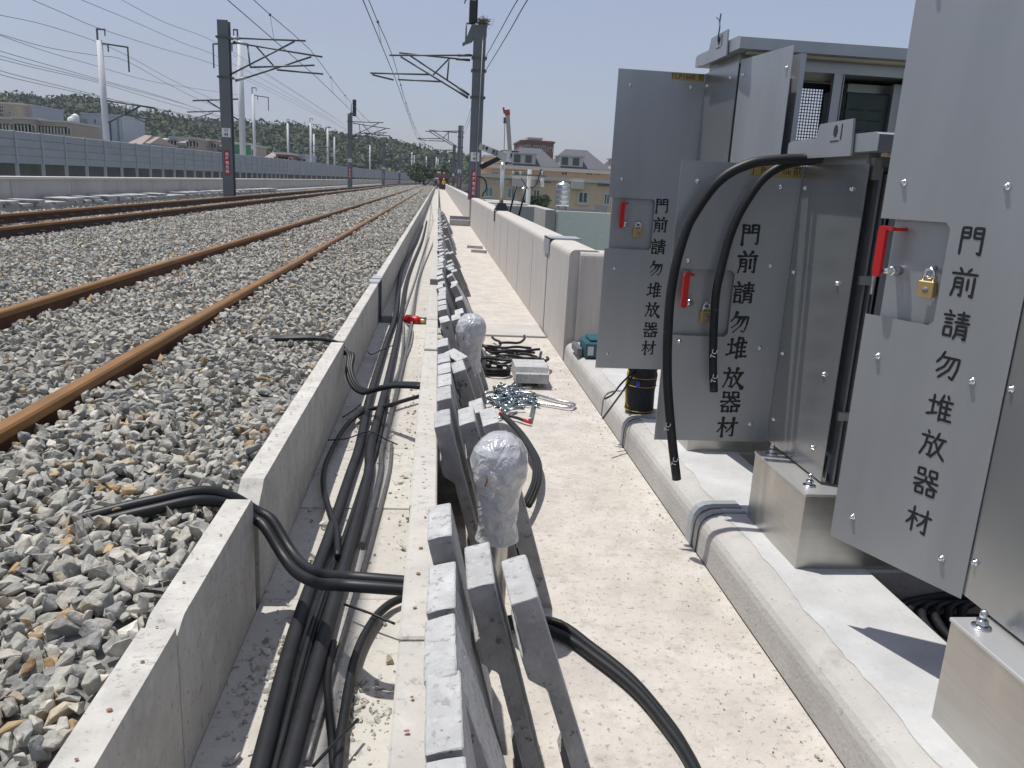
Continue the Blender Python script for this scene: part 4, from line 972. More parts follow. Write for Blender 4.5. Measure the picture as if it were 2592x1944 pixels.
mb = MB(); mb.tube([a_, a_.lerp(b2, .13)], .013, 8); mb.build('jaw_cover', 'red', pk)
# red tool lying in the expansion pit
rt = empty('red_flashlight', (-.2, 7.62, .1), 'red torch with brass tip lying in the trough joint', 'torch')
mb = MB(); 
q0 = at(*ZM(715, 655), z=.15); q1 = at(*ZM(830, 672), z=.15)
mb.tube([q0, q0.lerp(q1, .08), q0.lerp(q1, .5), q0.lerp(q1, .85), q1], [.03, .045, .048, .045, .03], 12); mb.build('body', 'red', rt)
mb = MB(); mb.tube([q1, q1+Vector((.07, 0, .0))], [.025, .015], 10); mb.build('tip', 'brass', rt)
# loose stones and rubble in the trough
rb = tag(empty('rubble', (-.3, 1.9, ZF)), 'loose crumbled concrete and stone chips on the trough floor', 'rubble'); rb['kind'] = 'stuff'
pos = []
for k in range(640):
    c_ = rng.choice(6, p=(.32, .22, .12, .12, .12, .10))
    cx, cy, sx, sy = ((-.42, 1.95, .05, .09), (-.15, 1.80, .05, .07), (-.42, 2.1, .06, .6), (-.13, 3.5, .05, .9), (-.3, 4.2, .12, .35), (-.1, 5.0, .04, 1.5))[c_]
    pos.append((np.clip(cx+rng.normal()*sx, -.52, -.065), cy+rng.normal()*sy, ZF+.003, abs(rng.normal())*.0068+.0022))
for k in range(260): pos.append((rng.uniform(-.51, -.065), rng.uniform(1.1, 9), ZF+.002, abs(rng.normal())*.003+.0018))
for (x, y, r) in ((-.435, 1.62, .021), (-.44, 1.49, .026), (-.41, 2.62, .014), (-.29, 2.83, .018), (-.095, 2.72, .02), (-.10, 2.0, .02), (-.085, 2.98, .018), (-.16, 1.30, .010), (-.20, 1.92, .012), (-.40, 2.9, .03), (-.13, 2.2, .013)): pos.append((x, y, ZF+r*.4, r))
pos = np.array(pos); n_ = len(pos); Vv = []; Ff = []; Tt = []; off = 0; RR = rot_mats(n_)
for i in range(n_):
    bv, bf = VAR[rng.integers(len(VAR))]; Vv.append(bv @ RR[i].T*pos[i, 3]+pos[i, :3]); Ff.append(bf+off); off += len(bv); Tt.append(np.repeat(pal[[1, 2, 4, 9, 6][rng.integers(5)]][None], len(bv), 0)*.95)
bpy.data.objects.remove(rb)
tag(link('rubble', tri_mesh('rubble', np.concatenate(Vv), np.concatenate(Ff), np.concatenate(Tt), 'stone')), 'loose crumbled concrete and stone chips on the trough floor', 'rubble', kind='stuff')
pos = []
for k in range(360):
    t_ = rng.uniform(1.3, 8); pos.append((1.10-abs(rng.normal())*.12, t_, .002, abs(rng.normal())*.003+.0015))
for k in range(200): pos.append((rng.uniform(.35, 1.08), rng.uniform(1.5, 9), .002, abs(rng.normal())*.0025+.0014))
pos = np.array(pos); n_ = len(pos); Vv = []; Ff = []; Tt = []; off = 0; RR = rot_mats(n_)
for i in range(n_):
    bv, bf = VAR[rng.integers(len(VAR))]; Vv.append(bv @ RR[i].T*pos[i, 3]+pos[i, :3]); Ff.append(bf+off); off += len(bv); Tt.append(np.repeat(pal[[1, 2, 4, 3, 6][rng.integers(5)]][None], len(bv), 0)*.9)
tag(link('grit', tri_mesh('grit', np.concatenate(Vv), np.concatenate(Ff), np.concatenate(Tt), 'stone')), 'fine grit and crumbs scattered on the walkway', 'grit', kind='stuff')
# timber battens near the parapet
for i, y in enumerate((18.3, 17.2)):
    mb = MB(); mb.bar((.70+.05*i, y, .03), (1.02+.03*i, y-.12, .03), .10, .06); tag(mb.build('batten', 'rust' if False else 'slab', None, (.86, y, 0)), 'short grey batten lying across the walkway by the parapet', 'batten', 'battens by the parapet')
# tool bag
bg_ = empty('tool_bag', (1.20, 4.46, .17), 'dark navy canvas tool bucket with yellow piping on the plinth behind the doors', 'bag')
mb = MB(); mb.lathe([(.082, .173), (.086, .19), (.084, .30), (.088, .40), (.083, .425), (.092, .44), (.092, .455), (.082, .455), (.075, .35)], 1.235, 4.50, 20, .05, 2); mb.build('bucket', 'bag', bg_)
for z in (.185, .335, .385):
    mb = MB(); mb.tube([(1.235+.0885*math.cos(a), 4.50+.0885*math.sin(a), z) for a in np.linspace(0, 6.283, 25)], .0028, 5, False); mb.build('piping', 'yellow', bg_)
mb = MB(); mb.lathe([(.012, .34), (.012, .375)], 1.19, 4.405, 10); mb.build('blue_tool', 'blue', bg_)
mb = MB(); mb.tube(smooth_path([(1.15, 4.49, .42), (1.135, 4.46, .33), (1.14, 4.44, .24), (1.155, 4.45, .21)], 5), .006, 6); mb.build('bag_strap', 'yellow', bg_)
cable([(1.17, 4.44, .43), (1.08, 4.36, .37), (1.02, 4.30, .32), (.97, 4.27, .30)], .0055, 'upper thin dark cable sticking out of the tool bucket', 'black')
cable([(1.18, 4.45, .43), (1.10, 4.33, .36), (1.0, 4.22, .27), (.94, 4.15, .22)], .0055, 'lower thin dark cable sticking out of the tool bucket', 'black')
# teal case and a grey box at the end of the plinth
cs = empty('tool_case', (1.26, 6.05, .17), 'teal plastic tool case on the plinth by the return wall', 'case')
mb = MB(); mb.box(1.165, 1.37, 5.92, 6.20, .175, .30, .012); mb.build('case_body', 'tealbox', cs)
mb = MB(); mb.box(1.20, 1.34, 5.95, 6.17, .30, .325, .008); mb.build('case_lid', 'tealbox', cs)
mb = MB(); mb.box(1.18, 1.225, 5.9165, 5.9195, .20, .27); mb.build('case_label', 'signface', cs)
mb = MB(); mb.box(1.118, 1.16, 6.02, 6.30, .172, .235, .006); tag(mb.build('grey_box', 'mast', None, (1.14, 6.1, .17)), 'small dark grey box beside the teal tool case', 'box')

# ================================================================== MASTS AND WIRES
def Hbeam(mb, x, y, z0, z1, w, dpt, t=.022):
    mb.box(x-w/2, x+w/2, y-dpt/2, y-dpt/2+t, z0, z1); mb.box(x-w/2, x+w/2, y+dpt/2-t, y+dpt/2, z0, z1); mb.box(x-t/2, x+t/2, y-dpt/2+t, y+dpt/2-t, z0, z1)
def mast_signs(p, x, y, face_w, zs, zr0, zr1, txt=True):
    mb = MB(); mb.box(x-.15, x+.15, y-.012, y-.004, zs, zs+.30); pl_ = mb.build('number_plate', 'white', p)
    b_ = world_loc(p)
    for j, row in enumerate((('11', '43') if txt else ())):
        o = link('writing', textmesh(row, .14, 'ink', bold=.004), p); o.location = Vector((x, y-.014, zs+.22-.14*j))-b_
    mb = MB(); mb.box(x-.095, x+.095, y-.012, y-.004, zr0, zr1); mb.build('warning_sign', 'redsign', p)
    if txt:
        for j, ch in enumerate('高壓電危險'):
            o = link('character', textmesh(ch, .125, 'white', bold=.002), p); o.location = Vector((x, y-.014, zr1-.13-j*(zr1-zr0-.26)/4))-b_
def cantilever(p, base, seg, r=.028):
    for a, b_ in seg:
        mb = MB(); mb.cyl(a, b_, r, 6); mb.build('tube', 'tube', p)
def lmast(s, top=6.35, detail=True, label=None, group='grey masts beyond the far track'):
    x0, y0 = PL(s, -7.42).x, PL(s, -7.42).y
    p = empty('catenary_mast', (x0, y0, .2), label, 'mast', group)
    mb = MB(); Hbeam(mb, x0, y0, .2, top, .36, .36); mb.build('post', 'mast', p)
    mb = MB(); mb.box(x0-.30, x0+.30, y0-.3, y0+.3, .15, .42, .02); mb.build('footing', 'farconc', p)
    mast_signs(p, x0, y0-.18, .36, 2.55, 1.25, 2.1, detail)
    for z in (5.83, 4.55): mb = MB(); mb.box(x0-.24, x0+.26, y0-.21, y0+.21, z-.05, z+.01); mb.build('clamp', 'tube', p)
    q = lambda dx, z, dy=0: (x0+dx, y0+dy, z)
    yA, yB = -.12, .12
    cantilever(p, q, [(q(.2, 5.80, yA), q(2.75, 5.87, yA)), (q(.25, 5.70, yB), q(3.28, 5.42, yB)), (q(.15, 4.60, yA), q(2.38, 5.83, yA)), (q(.30, 4.44, yB), q(2.90, 5.40, yB)),
                      (q(.86, 4.90, yA), q(3.04, 5.10, yA)), (q(1.72, 4.90, yB), q(3.30, 4.86, yB)), (q(.75, 5.62, yB), q(.86, 4.93, yA)), (q(1.05, 5.6, yB), q(1.70, 4.93, yB))], .030 if s < 60 else .035)
    for a_, b_ in ((q(.3, 5.72, yB), q(.75, 5.66, yB)), (q(.3, 4.46, yB), q(.7, 4.60, yB)), (q(.2, 5.8, yA), q(.55, 5.81, yA))): mb = MB(); mb.cyl(a_, b_, .048, 8); mb.build('insulator', 'mastlight', p)
    return p
lmast(30, 6.35, True, 'grey steel catenary mast with red sign nearest beyond the far track')
lmast(70, 6.4, True, 'grey catenary mast standing second along the far track, with dark bracket on top')
for s in (112, 152, 192, 240, 300): lmast(s, 6.2, s < 120, 'slender grey catenary mast farther along the far track')
# dark bracket on the second mast
x0, y0 = PL(70, -7.42).x, PL(70, -7.42).y
mb = MB(); mb.box(x0-.05, x0+.05, y0-.1, y0+.1, 6.4, 6.5); mb.box(x0+.22, x0+.50, y0-.12, y0+.12, 6.25, 7.55); mb.box(x0+.05, x0+.22, y0-.05, y0+.05, 6.42, 6.52); mb.cyl((x0+.1, y0, 6.5), (x0+.1, y0, 7.2), .03, 6)
tag(mb.build('line_switch', 'inside', None, (x0+.3, y0, 6.4)), 'dark switch box standing on top of the second mast', 'switch box')

def rmast(s, xo, label, top, w=.40, detail=True, z0=.86):
    p0 = PL(s, xo); x0, y0 = p0.x, p0.y
    p = empty('catenary_mast', (x0, y0, z0), label, 'mast', 'grey masts along the walkway parapet')
    mb = MB(); Hbeam(mb, x0, y0, z0, top, w, w); mb.build('post', 'mast', p)
    mast_signs(p, x0-.02, y0-w/2-.002, w, 2.15, .95, 1.85, detail)
    for z in (5.50, 4.25, 5.1): mb = MB(); mb.box(x0-w/2-.05, x0+w/2+.06, y0-w/2-.03, y0+w/2+.03, z-.04, z+.02); mb.build('clamp', 'tube', p)
    q = lambda x, z, dy=0: (x0+x-1.22, y0+dy, z)
    yA, yB = -.12, .12; l = x0-.2
    cantilever(p, q, [(q(1.0, 5.55, yA), q(-1.75, 5.38, yA)), (q(.93, 5.43, yB), q(-1.44, 5.51, yB)), (q(.95, 4.32, yB), q(-1.07, 5.44, yB)), (q(.90, 4.20, yA), q(-1.38, 5.36, yA)),
                      (q(-2.37, 4.79, yA), q(-.44, 4.86, yA)), (q(-1.47, 4.67, yB), q(.04, 4.69, yB)), (q(.22, 5.43, yB), q(-.30, 4.88, yB)), (q(.22, 5.43, yB), q(.18, 4.73, yB)), (q(-2.3, 4.74, yA), q(-1.6, 4.62, yA))], .028 if s < 50 else .035)
    for a_, b_ in ((q(.95, 5.55, yA), q(.5, 5.52, yA)), (q(.93, 5.43, yB), q(.45, 5.44, yB)), (q(.93, 4.32, yB), q(.55, 4.55, yB)), (q(.9, 4.2, yA), q(.5, 4.42, yA))): mb = MB(); mb.cyl(a_, b_, .042, 8); mb.build('insulator', 'tube', p)
    if detail:
        mb = MB(); mb.cyl((x0+.02, y0-w/2-.03, z0), (x0+.10, y0-w/2-.03, top-.1), .016, 6); mb.build('earth_cable', 'mastlight', p)
    return p
rmast(28.5, 1.24, 'thick grey catenary mast with red sign on the parapet bay, switch gear on top', 6.25)
rmast(70, 1.75, 'second grey catenary mast along the walkway parapet', 6.0, .42)
rmast(112, 2.0, 'third grey catenary mast along the walkway parapet', 6.2, .40, False)
# switch gear and nest on the right mast
sg = empty('line_switch', (1.0, 28.5, 6.2), 'dark line switch with brackets mounted on the top of the near right mast', 'switch gear')
mb = MB(); mb.prism([(1.46, 6.5), (1.46, 6.15), (1.06, 6.10), (.98, 5.98), (.78, 5.90), (.70, 5.85), (.75, 6.0), (.84, 6.2), (.95, 6.5)], 28.36, 28.64, 'y'); mb.build('bracket', 'mast', sg)
mb = MB(); mb.box(.86, 1.08, 28.38, 28.62, 6.55, 7.25, .02); mb.build('switch_housing', 'inside', sg)
mb = MB(); mb.box(.92, 1.14, 28.5, 28.72, 6.6, 7.32, .02); mb.build('switch_housing', 'inside', sg)
mb = MB(); mb.cyl((.78, 28.5, 5.95), (.78, 28.5, 6.55), .025, 8); mb.cyl((.78, 28.5, 6.55), (1.0, 28.5, 6.55), .03, 8); mb.cyl((.70, 28.45, 5.84), (.70, 28.45, 5.95), .03, 8); mb.build('linkage', 'tube', sg)
mb = MB(); mb.tube(smooth_path([(.98, 28.4, 7.2), (.85, 28.4, 7.28), (.72, 28.4, 7.22), (.70, 28.4, 7.12)], 4), .02, 6); mb.tube(smooth_path([(1.05, 28.5, 7.3), (1.03, 28.5, 7.42), (1.06, 28.5, 7.48)], 4), .03, 6); mb.build('terminal', 'tube', sg)
mb = MB(); rs = random.Random(4)
for k in range(150):
    c_ = Vector((1.30+rs.gauss(0, .11), 28.45+rs.gauss(0, .10), 6.60+rs.gauss(0, .055))); dv = Vector((rs.gauss(0, 1), rs.gauss(0, 1), rs.gauss(0, .45))).normalized()*rs.uniform(.06, .17)
    mb.tube([c_-dv, c_+Vector((0, 0, .02)), c_+dv], .006, 4, False)
tag(mb.build('bird_nest', 'twig', None, (1.3, 28.45, 6.5)), 'ragged twig bird nest on top of the near right mast', 'nest')

def wire(pts_, r, label, group=None, n=6, mt='wire'):
    mb = MB(); q = smooth_path(pts_, n); mb.tube(q, r, 5); b_ = q[0]
    return tag(mb.build('overhead_wire', mt, None, b_[:]), label, 'wire', group)
def catenary(off, zc, zm, s_list, tagname, x_m=None):
    P = [PL(s, off+o_, zc) for s, o_ in s_list]
    wire(P, .011, 'contact wire over the '+tagname, n=3)
    Q = []
    for (s, o_), (s2, o2) in zip(s_list, s_list[1:]):
        for k in range(6):
            t_ = k/6; Q.append(PL(s+(s2-s)*t_, off+o_+(o2-o_)*t_-.1, zm-1.9*.25*4*t_*(1-t_)*((s2-s)/42)**2*.55))
    Q.append(PL(s_list[-1][0], off+s_list[-1][1], zm)); wire(Q, .011, 'messenger wire over the '+tagname, n=2)
    # droppers
    for (s, o_), (s2, o2) in zip(s_list[:3], s_list[1:4]):
        for k in range(1, 6):
            t_ = k/6; a = PL(s+(s2-s)*t_, off+o_+(o2-o_)*t_-.1, zm-1.9*t_*(1-t_)*((s2-s)/42)**2*.55); b_ = PL(s+(s2-s)*t_, off+o_+(o2-o_)*t_, zc)
            mb = MB(); mb.cyl(a, b_, .006, 4); mb.lathe([(.03, a.z-.03), (.03, a.z+.03)], a.x, a.y, 6); tag(mb.build('dropper', 'wire', None, b_[:]), 'thin dropper hanging from the messenger wire over the '+tagname, 'wire', 'droppers over the '+tagname)
catenary(-1.52, 4.66, 5.36, [(-12, 0), (28.5, 0), (70, -.3), (112, .2), (152, 0), (192, 0)], 'near track')
catenary(-4.55, 4.83, 5.62, [(-10, 0), (30, 0.1), (70, -.8), (112, -1.2), (152, -1.5), (192, -1.5)], 'far track')
# feeders on the right mast
wire([at(1345, -40, x=1.42), at(1310, 0, x=1.42), at(1265, 80, x=1.42), at(1222, 158, x=1.42), (1.40, 28.4, 5.40)], .011, 'upper feeder wire rising from the right mast')
wire([at(1385, -60, x=1.42), at(1335, 0, x=1.42), at(1280, 95, x=1.42), at(1221, 192, x=1.42), (1.40, 28.4, 4.98)], .011, 'lower feeder wire rising from the right mast')
wire([(1.40, 28.6, 5.38), (1.55, 48, 4.9), (1.75, 69.8, 5.3)], .010, 'upper feeder wire between the right masts')
wire([(1.40, 28.6, 4.96), (1.55, 48, 4.5), (1.75, 69.8, 4.9)], .010, 'lower feeder wire between the right masts')

# ================================================================== NOISE BARRIER AND THE SECOND LINE BEHIND IT
nb = empty('noise_barrier', (-20, 60, -1), 'long grey panelled noise barrier on posts along the neighbouring line', 'barrier')
s = 33.4; k = 0
def zb(s): return 2.72+.006*(s-40) if s < 140 else 3.3
while s < 330:
    L_ = 2.6 if s < 110 else 5.2; s2 = s+L_; z0_, z1_ = 1.22, zb(s)
    if s < 110:
        nbrd = 4; hh = (z1_-z0_)/nbrd
        for j in range(nbrd):
            mb = MB(); sweep(mb, [(-20.03, z0_+hh*j+.012), (-20.0, z0_+hh*j+.02), (-20.0, z0_+hh*(j+1)-.02), (-20.03, z0_+hh*(j+1)-.004), (-20.1, z0_+hh*(j+1)-.004), (-20.1, z0_+hh*j+.012)], [s+.06, s2-.06]); mb.build('panel', 'barrier', nb)
    else:
        mb = MB(); sweep(mb, [(-20.0, z0_), (-20.0, z1_), (-20.1, z1_), (-20.1, z0_)], [s+.06, s2-.06]); mb.build('panel', 'barrier', nb)
    a = PL(s, -20); mb = MB(); mb.box(a.x-.08, a.x+.06, a.y-.055, a.y+.055, .2, z1_+.03); mb.build('post', 'barrierpost', nb)
    s = s2; k += 1
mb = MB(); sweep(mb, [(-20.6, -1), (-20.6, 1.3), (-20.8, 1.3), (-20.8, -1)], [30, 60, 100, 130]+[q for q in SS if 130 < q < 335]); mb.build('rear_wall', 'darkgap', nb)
mb = MB(); sweep(mb, [(-20.2, -1), (-20.2, .55), (-20.5, .55), (-20.5, -1)], [30, 60, 100, 130]+[q for q in SS if 130 < q < 335]); mb.build('base_wall', 'farconc', nb)
dk = MB(); sweep(dk, [(-34, -1.4), (-34, -.3), (-19.6, -.3), (-19.6, -1.4)], [25, 60, 100, 130]+[q for q in SS if 130 < q < 395]); tag(dk.build('neighbour_viaduct', 'deck'), kind='structure')

def wmast(x, y, ztop, r, label, arm=1, parts=True):
    p = empty('white_mast', (x, y, -.3), label, 'mast', 'white tubular masts of the neighbouring line')
    mb = MB(); mb.cyl((x, y, -.3), (x, y, ztop), r*1.12, 12, r); mb.build('pole', 'whitepole', p)
    if parts:
        k = arm; f_ = max(1, r/.19)
        mb = MB(); t_ = ztop; F_ = f_
        mb.bar((x-.12*F_, y, t_-.25*F_), (x-.12*F_, y, t_+.72*F_), .09*F_); mb.bar((x-.12*F_, y, t_+.68*F_), (x+k*.40*F_, y, t_+.68*F_), .09*F_); mb.bar((x+k*.36*F_, y, t_+.68*F_), (x+k*.36*F_, y, t_+.3*F_), .06*F_)
        mb.bar((x, y, t_-.15*F_), (x+k*1.75*F_, y, t_-.30*F_), .09*F_); mb.bar((x+k*1.72*F_, y, t_-.28*F_), (x+k*1.72*F_, y, t_-1.8*F_), .08*F_); mb.bar((x+k*.5*F_, y, t_-.2*F_), (x+k*.5*F_, y, t_-.65*F_), .07*F_); mb.build('top_bracket', 'tube', p)
        mb = MB(); b_ = ztop-3.65*F_
        mb.cyl((x, y, b_), (x+k*3.2*F_, y, b_-.3*F_), .055*F_, 6); mb.cyl((x, y, b_-1.5*F_), (x+k*2.3*F_, y, b_-.22*F_), .055*F_, 6); mb.cyl((x+k*1.4*F_, y, b_-.15*F_), (x+k*1.3*F_, y, b_-.8*F_), .04*F_, 6); mb.cyl((x+k*1.25*F_, y, b_-.85*F_), (x+k*3.6*F_, y, b_-1.05*F_), .045*F_, 6); mb.cyl((x+k*1.9*F_, y, b_-1.0*F_), (x+k*3.0*F_, y, b_-1.4*F_), .03*F_, 6); mb.build('cantilever', 'tube', p)
    return p
wmast(-22, 57.3, 9.1, .19, 'white tubular mast nearest along the neighbouring line, portal bracket on top')
wmast(-21.2, 92, 14.6, .30, 'tallest white tubular mast behind the grey near mast', -1)
wmast(-21.9, 101, 10.2, .16, 'slim white mast right behind the tallest white one')
wmast(-22, 145, 9.9, .18, 'white mast standing over the barrier before the second grey mast')
for i, (y, ofs) in enumerate(((190, -22), (168, -31), (214, -31), (235, -22), (258, -31), (280, -22), (300, -31), (322, -22), (342, -31), (362, -22), (380, -31), (395, -22), (178, -25), (205, -34), (246, -34), (290, -34), (334, -34), (372, -34))):
    q = PL(y, ofs); wmast(q.x, q.y, 10.3 if ofs == -22 else 11, .2, 'far white mast in the thicket of masts along the neighbouring line', 1 if i % 2 else -1, i < 4)
# wires of the neighbouring line
def uw(pts_, x, r=.016, label='overhead wire of the neighbouring line', nn=5):
    P = [at(u, v, x=x) for u, v in pts_]; wire(P, r, label, 'wires of the neighbouring line', nn)
uw([(60, -10), (160, 33), (247, 70), (400, 120), (553, 167), (700, 232), (860, 318), (960, 380)], -21.4)
uw([(195, -5), (340, 55), (460, 108), (553, 144), (700, 220), (850, 310)], -21.0)
uw([(290, -10), (420, 58), (553, 111), (720, 215), (850, 300)], -20.6)
uw([(-10, 36), (110, 62), (240, 104), (330, 145), (440, 205), (560, 262)], -24)
uw([(-10, 84), (120, 120), (240, 140), (316, 153), (430, 215), (540, 268), (700, 330)], -22.8)
uw([(-10, 86), (110, 128), (220, 160), (380, 205), (520, 228), (620, 242)], -25)
uw([(-10, 126), (57, 146), (170, 178), (258, 203), (400, 242), (553, 293), (700, 345)], -23)
uw([(-10, 138), (80, 163), (200, 192), (330, 226), (480, 268), (600, 310)], -23.4)
uw([(-10, 147), (90, 172), (260, 212), (420, 260), (553, 296)], -23.8)
uw([(-10, 176), (60, 195), (210, 232), (350, 268), (470, 292), (600, 322)], -22.4)
uw([(-10, 186), (70, 206), (240, 243), (400, 275), (553, 308), (660, 340)], -22.6)
uw([(590, 140), (700, 205), (800, 268), (900, 335)], -21.6)
uw([(590, 185), (700, 240), (790, 285), (880, 330)], -22.4)

# ================================================================== HILL, FOREST, TREES
rp_ = [(-700, 240), (-200, 238), (0, 248), (60, 247), (115, 259), (170, 256), (240, 262), (300, 284), (360, 292), (420, 297), (480, 305), (540, 311), (620, 317), (680, 323), (750, 327), (800, 335), (860, 343), (920, 350), (980, 356), (1010, 363), (1060, 378), (1100, 390), (1140, 392), (1200, 402), (1260, 408), (1320, 424), (1500, 440), (2400, 490)]
rx = []; rzv = []
YR = 430.0
for u, v in rp_:
    p = at(u, v, y=YR); rx.append(p.x); rzv.append(p.z-5.5)
def hill_h(x, y):
    r = np.interp(x*YR/max(y, 1), rx, rzv)
    t_ = min(1, max(0, (y-255)/(YR-255))); t_ = t_*t_*(3-2*t_)
    back = 1 if y < YR else max(0, 1-(y-YR)/260)
    return -9+(r+9)*t_*back+2.2*noise.noise(Vector((x*.02, y*.02, 2)))*t_
mb = MB(); gx = np.arange(-560, 330, 14.0); gy = np.arange(250, 700, 14.0); vs_ = [(x, y, hill_h(x, y)) for y in gy for x in gx]; nx = len(gx)
mb.add(vs_, [(j*nx+i, j*nx+i+1, (j+1)*nx+i+1, (j+1)*nx+i) for j in range(len(gy)-1) for i in range(nx-1)], True)
tag(mb.build('hill', 'hill'), kind='structure')
bm = bmesh.new(); bmesh.ops.create_icosphere(bm, subdivisions=1, radius=1); bm.verts.index_update(); icoV = np.array([v.co[:] for v in bm.verts]); icoF = np.array([[v.index for v in f.verts] for f in bm.faces]); bm.free()
gpal = np.array([(.026, .050, .015), (.031, .058, .018), (.036, .064, .020), (.023, .043, .015), (.041, .064, .020), (.028, .054, .021)])
def crown(c, rad, flat, nleaf, leafs, V, F, T, off, rr, pal_=gpal):
    base = pal_[rr.integers(len(pal_))]*rr.uniform(.8, 1.25)
    n_ = icoV*np.array([rad*.80, rad*.80, rad*flat*.80])*rr.uniform(.82, 1.16, (len(icoV), 1))
    V.append(n_+c); F.append(icoF+off); T.append(np.repeat(base[None]*.9, len(icoV), 0)); off += len(icoV)
    d_ = rr.normal(size=(nleaf, 3)); d_[:, 2] = np.abs(d_[:, 2])*.95-.3*rr.random(nleaf); d_ /= np.linalg.norm(d_, axis=1)[:, None]
    q = d_*np.array([rad, rad, rad*flat])*rr.uniform(.76, 1.16, (nleaf, 1))+c
    e1 = rr.normal(size=(nleaf, 3)); e1 /= np.linalg.norm(e1, axis=1)[:, None]; e2 = np.cross(e1, d_+rr.normal(size=(nleaf, 3))*.5); e2 /= np.linalg.norm(e2, axis=1)[:, None]+1e-6
    sz = leafs*rr.uniform(.6, 1.3, (nleaf, 1))
    tri = np.stack([q+e1*sz, q-e1*sz*.5+e2*sz*.85, q-e1*sz*.5-e2*sz*.85], 1).reshape(-1, 3)
    V.append(tri); F.append(np.arange(nleaf*3).reshape(-1, 3)+off); T.append(np.repeat(base[None]*rr.uniform(.85, 1.2, (nleaf, 1)), 3, 0)); off += nleaf*3
    return off
V, F, T, off = [], [], [], 0; rr = np.random.default_rng(8)
cnt = 0
for _ in range(16000):
    y = 262+rr.random()**1.0*185; x = rr.uniform(-1.0*y, .24*y)
    if y > 455 or cnt > 6500: continue
    u_ph = x/y
    if -.085 < u_ph < .03 and y < 385 and rr.random() < .75: continue       # the open grassy slope to the right
    rad = rr.uniform(2.8, 5.6); z = hill_h(x, y)+rad*.5
    off = crown(np.array([x, y, z]), rad, rr.uniform(.8, 1.15), 48, .85, V, F, T, off, rr); cnt += 1
tag(link('forest', tri_mesh('forest', np.concatenate(V), np.concatenate(F), np.concatenate(T), 'leaf')), 'dense dark green wood covering the long hill', 'forest', kind='stuff')
# grassy slope patch
mb = MB(); vs_ = []
gx2 = np.arange(-26, 14, 4.0); gy2 = np.arange(285, 385, 6.0)
for y in gy2:
    for x in gx2: vs_.append((x*y/330, y, hill_h(x*y/330, y)+.9))
mb.add(vs_, [(j*len(gx2)+i, j*len(gx2)+i+1, (j+1)*len(gx2)+i+1, (j+1)*len(gx2)+i) for j in range(len(gy2)-1) for i in range(len(gx2)-1)], True)
M['meadow'] = mat('meadow', (.075, .125, .035), .95, vary=.3, scale=.12); tag(mb.build('meadow', 'meadow'), kind='structure')

def tree(x, y, z0, h, rad, label, name='tree', n=7, seed=1, group=None):
    rr = np.random.default_rng(seed); p = empty(name, (x, y, z0), label, 'tree' if name != 'bush' else 'bush', group)
    mb = MB(); mb.tube([(x, y, z0), (x+.05*h*.2, y, z0+h*.45), (x, y, z0+h*.8)], [rad*.10, rad*.07, rad*.03], 8)
    for k in range(5): a = k*1.26; mb.tube([(x, y, z0+h*(.35+.06*k)), (x+math.cos(a)*rad*.6, y+math.sin(a)*rad*.6, z0+h*(.6+.05*k))], [rad*.05, rad*.015], 5)
    mb.build('trunk', 'twig', p)
    V, F, T, off = [], [], [], 0
    for k in range(n):
        c = np.array([x+rr.normal()*rad*.5, y+rr.normal()*rad*.5, z0+h*(.55+.35*rr.random())]); off = crown(c, rad*rr.uniform(.35, .6), rr.uniform(.7, 1), 170, rad*.085, V, F, T, off, rr)
    V = np.concatenate(V)-np.array([x, y, z0]); o = link('crown', tri_mesh('crown', V, np.concatenate(F), np.concatenate(T), 'leaf'), p)
    return p
q = at(1072, 462, y=170); tree(q.x, q.y, -2.0, 6.2, 3.2, 'dark leafy tree where the noise barrier ends', seed=3, n=10)
q = at(1245, 470, y=160); tree(q.x, q.y, -9, 14, 4.0, 'dark tree between the masts and the beige apartments', seed=5)
q = at(1348, 540, y=50); tree(q.x, q.y, -1.0, 1.9, .8, 'small bush at the foot of the concrete pole', 'bush', 5, 7)
q = at(1345, 520, y=58); tree(q.x+.8, q.y, -2.4, 3.2, .9, 'low bush before the beige apartments', 'bush', 5, 8)

# ================================================================== BUILDINGS
def bpart(p, name, mt, *boxes, bev=0):
    mb = MB()
    for b_ in boxes: mb.box(*b_, bev)
    return mb.build(name, mt, p)
def window(p, x0, x1, z0, z1, y, glass='glass', frame='trim', sill=True, t=.12):
    mb = MB(); mb.box(x0, x1, y-.02, y+.04, z0, z1); w_ = mb.build('window', glass, p)
    mb = MB(); mb.box(x0-t, x0, y-.10, y+.02, z0-t, z1+t); mb.box(x1, x1+t, y-.10, y+.02, z0-t, z1+t); mb.box(x0, x1, y-.10, y+.02, z1, z1+t); mb.box((x0+x1)/2-t*.3, (x0+x1)/2+t*.3, y-.06, y-.021, z0, z1); mb.build('frame', frame, w_)
    if sill: mb = MB(); mb.box(x0-t*1.6, x1+t*1.6, y-.24, y+.02, z0-t*1.6, z0-t*.02); mb.build('sill', frame, w_)
    return w_
def hip(mb, x0, x1, y0, y1, z0, z1, ins):
    cy = (y0+y1)/2; mb.add([(x0, y0, z0), (x1, y0, z0), (x1, y1, z0), (x0, y1, z0), (x0+ins, cy, z1), (x1-ins, cy, z1)], [(0, 1, 5, 4), (1, 2, 5), (2, 3, 4, 5), (3, 0, 4), (3, 2, 1, 0)])
YB = 125.0
W = lambda zx, zy, y=YB: at(1000+zx*.2532, 300+zy*.2532, y=y)
ap = empty('apartment_building', (16, 130, -9), 'beige apartment building with dark hipped roofs and white dormers', 'building')
xl = W(838, 600).x; xr = 46.0; zc = W(1300, 607).z; z2 = W(1300, 512, 127).z
bpart(ap, 'wall', 'beige', (xl, xr, YB, 150, -9, zc))
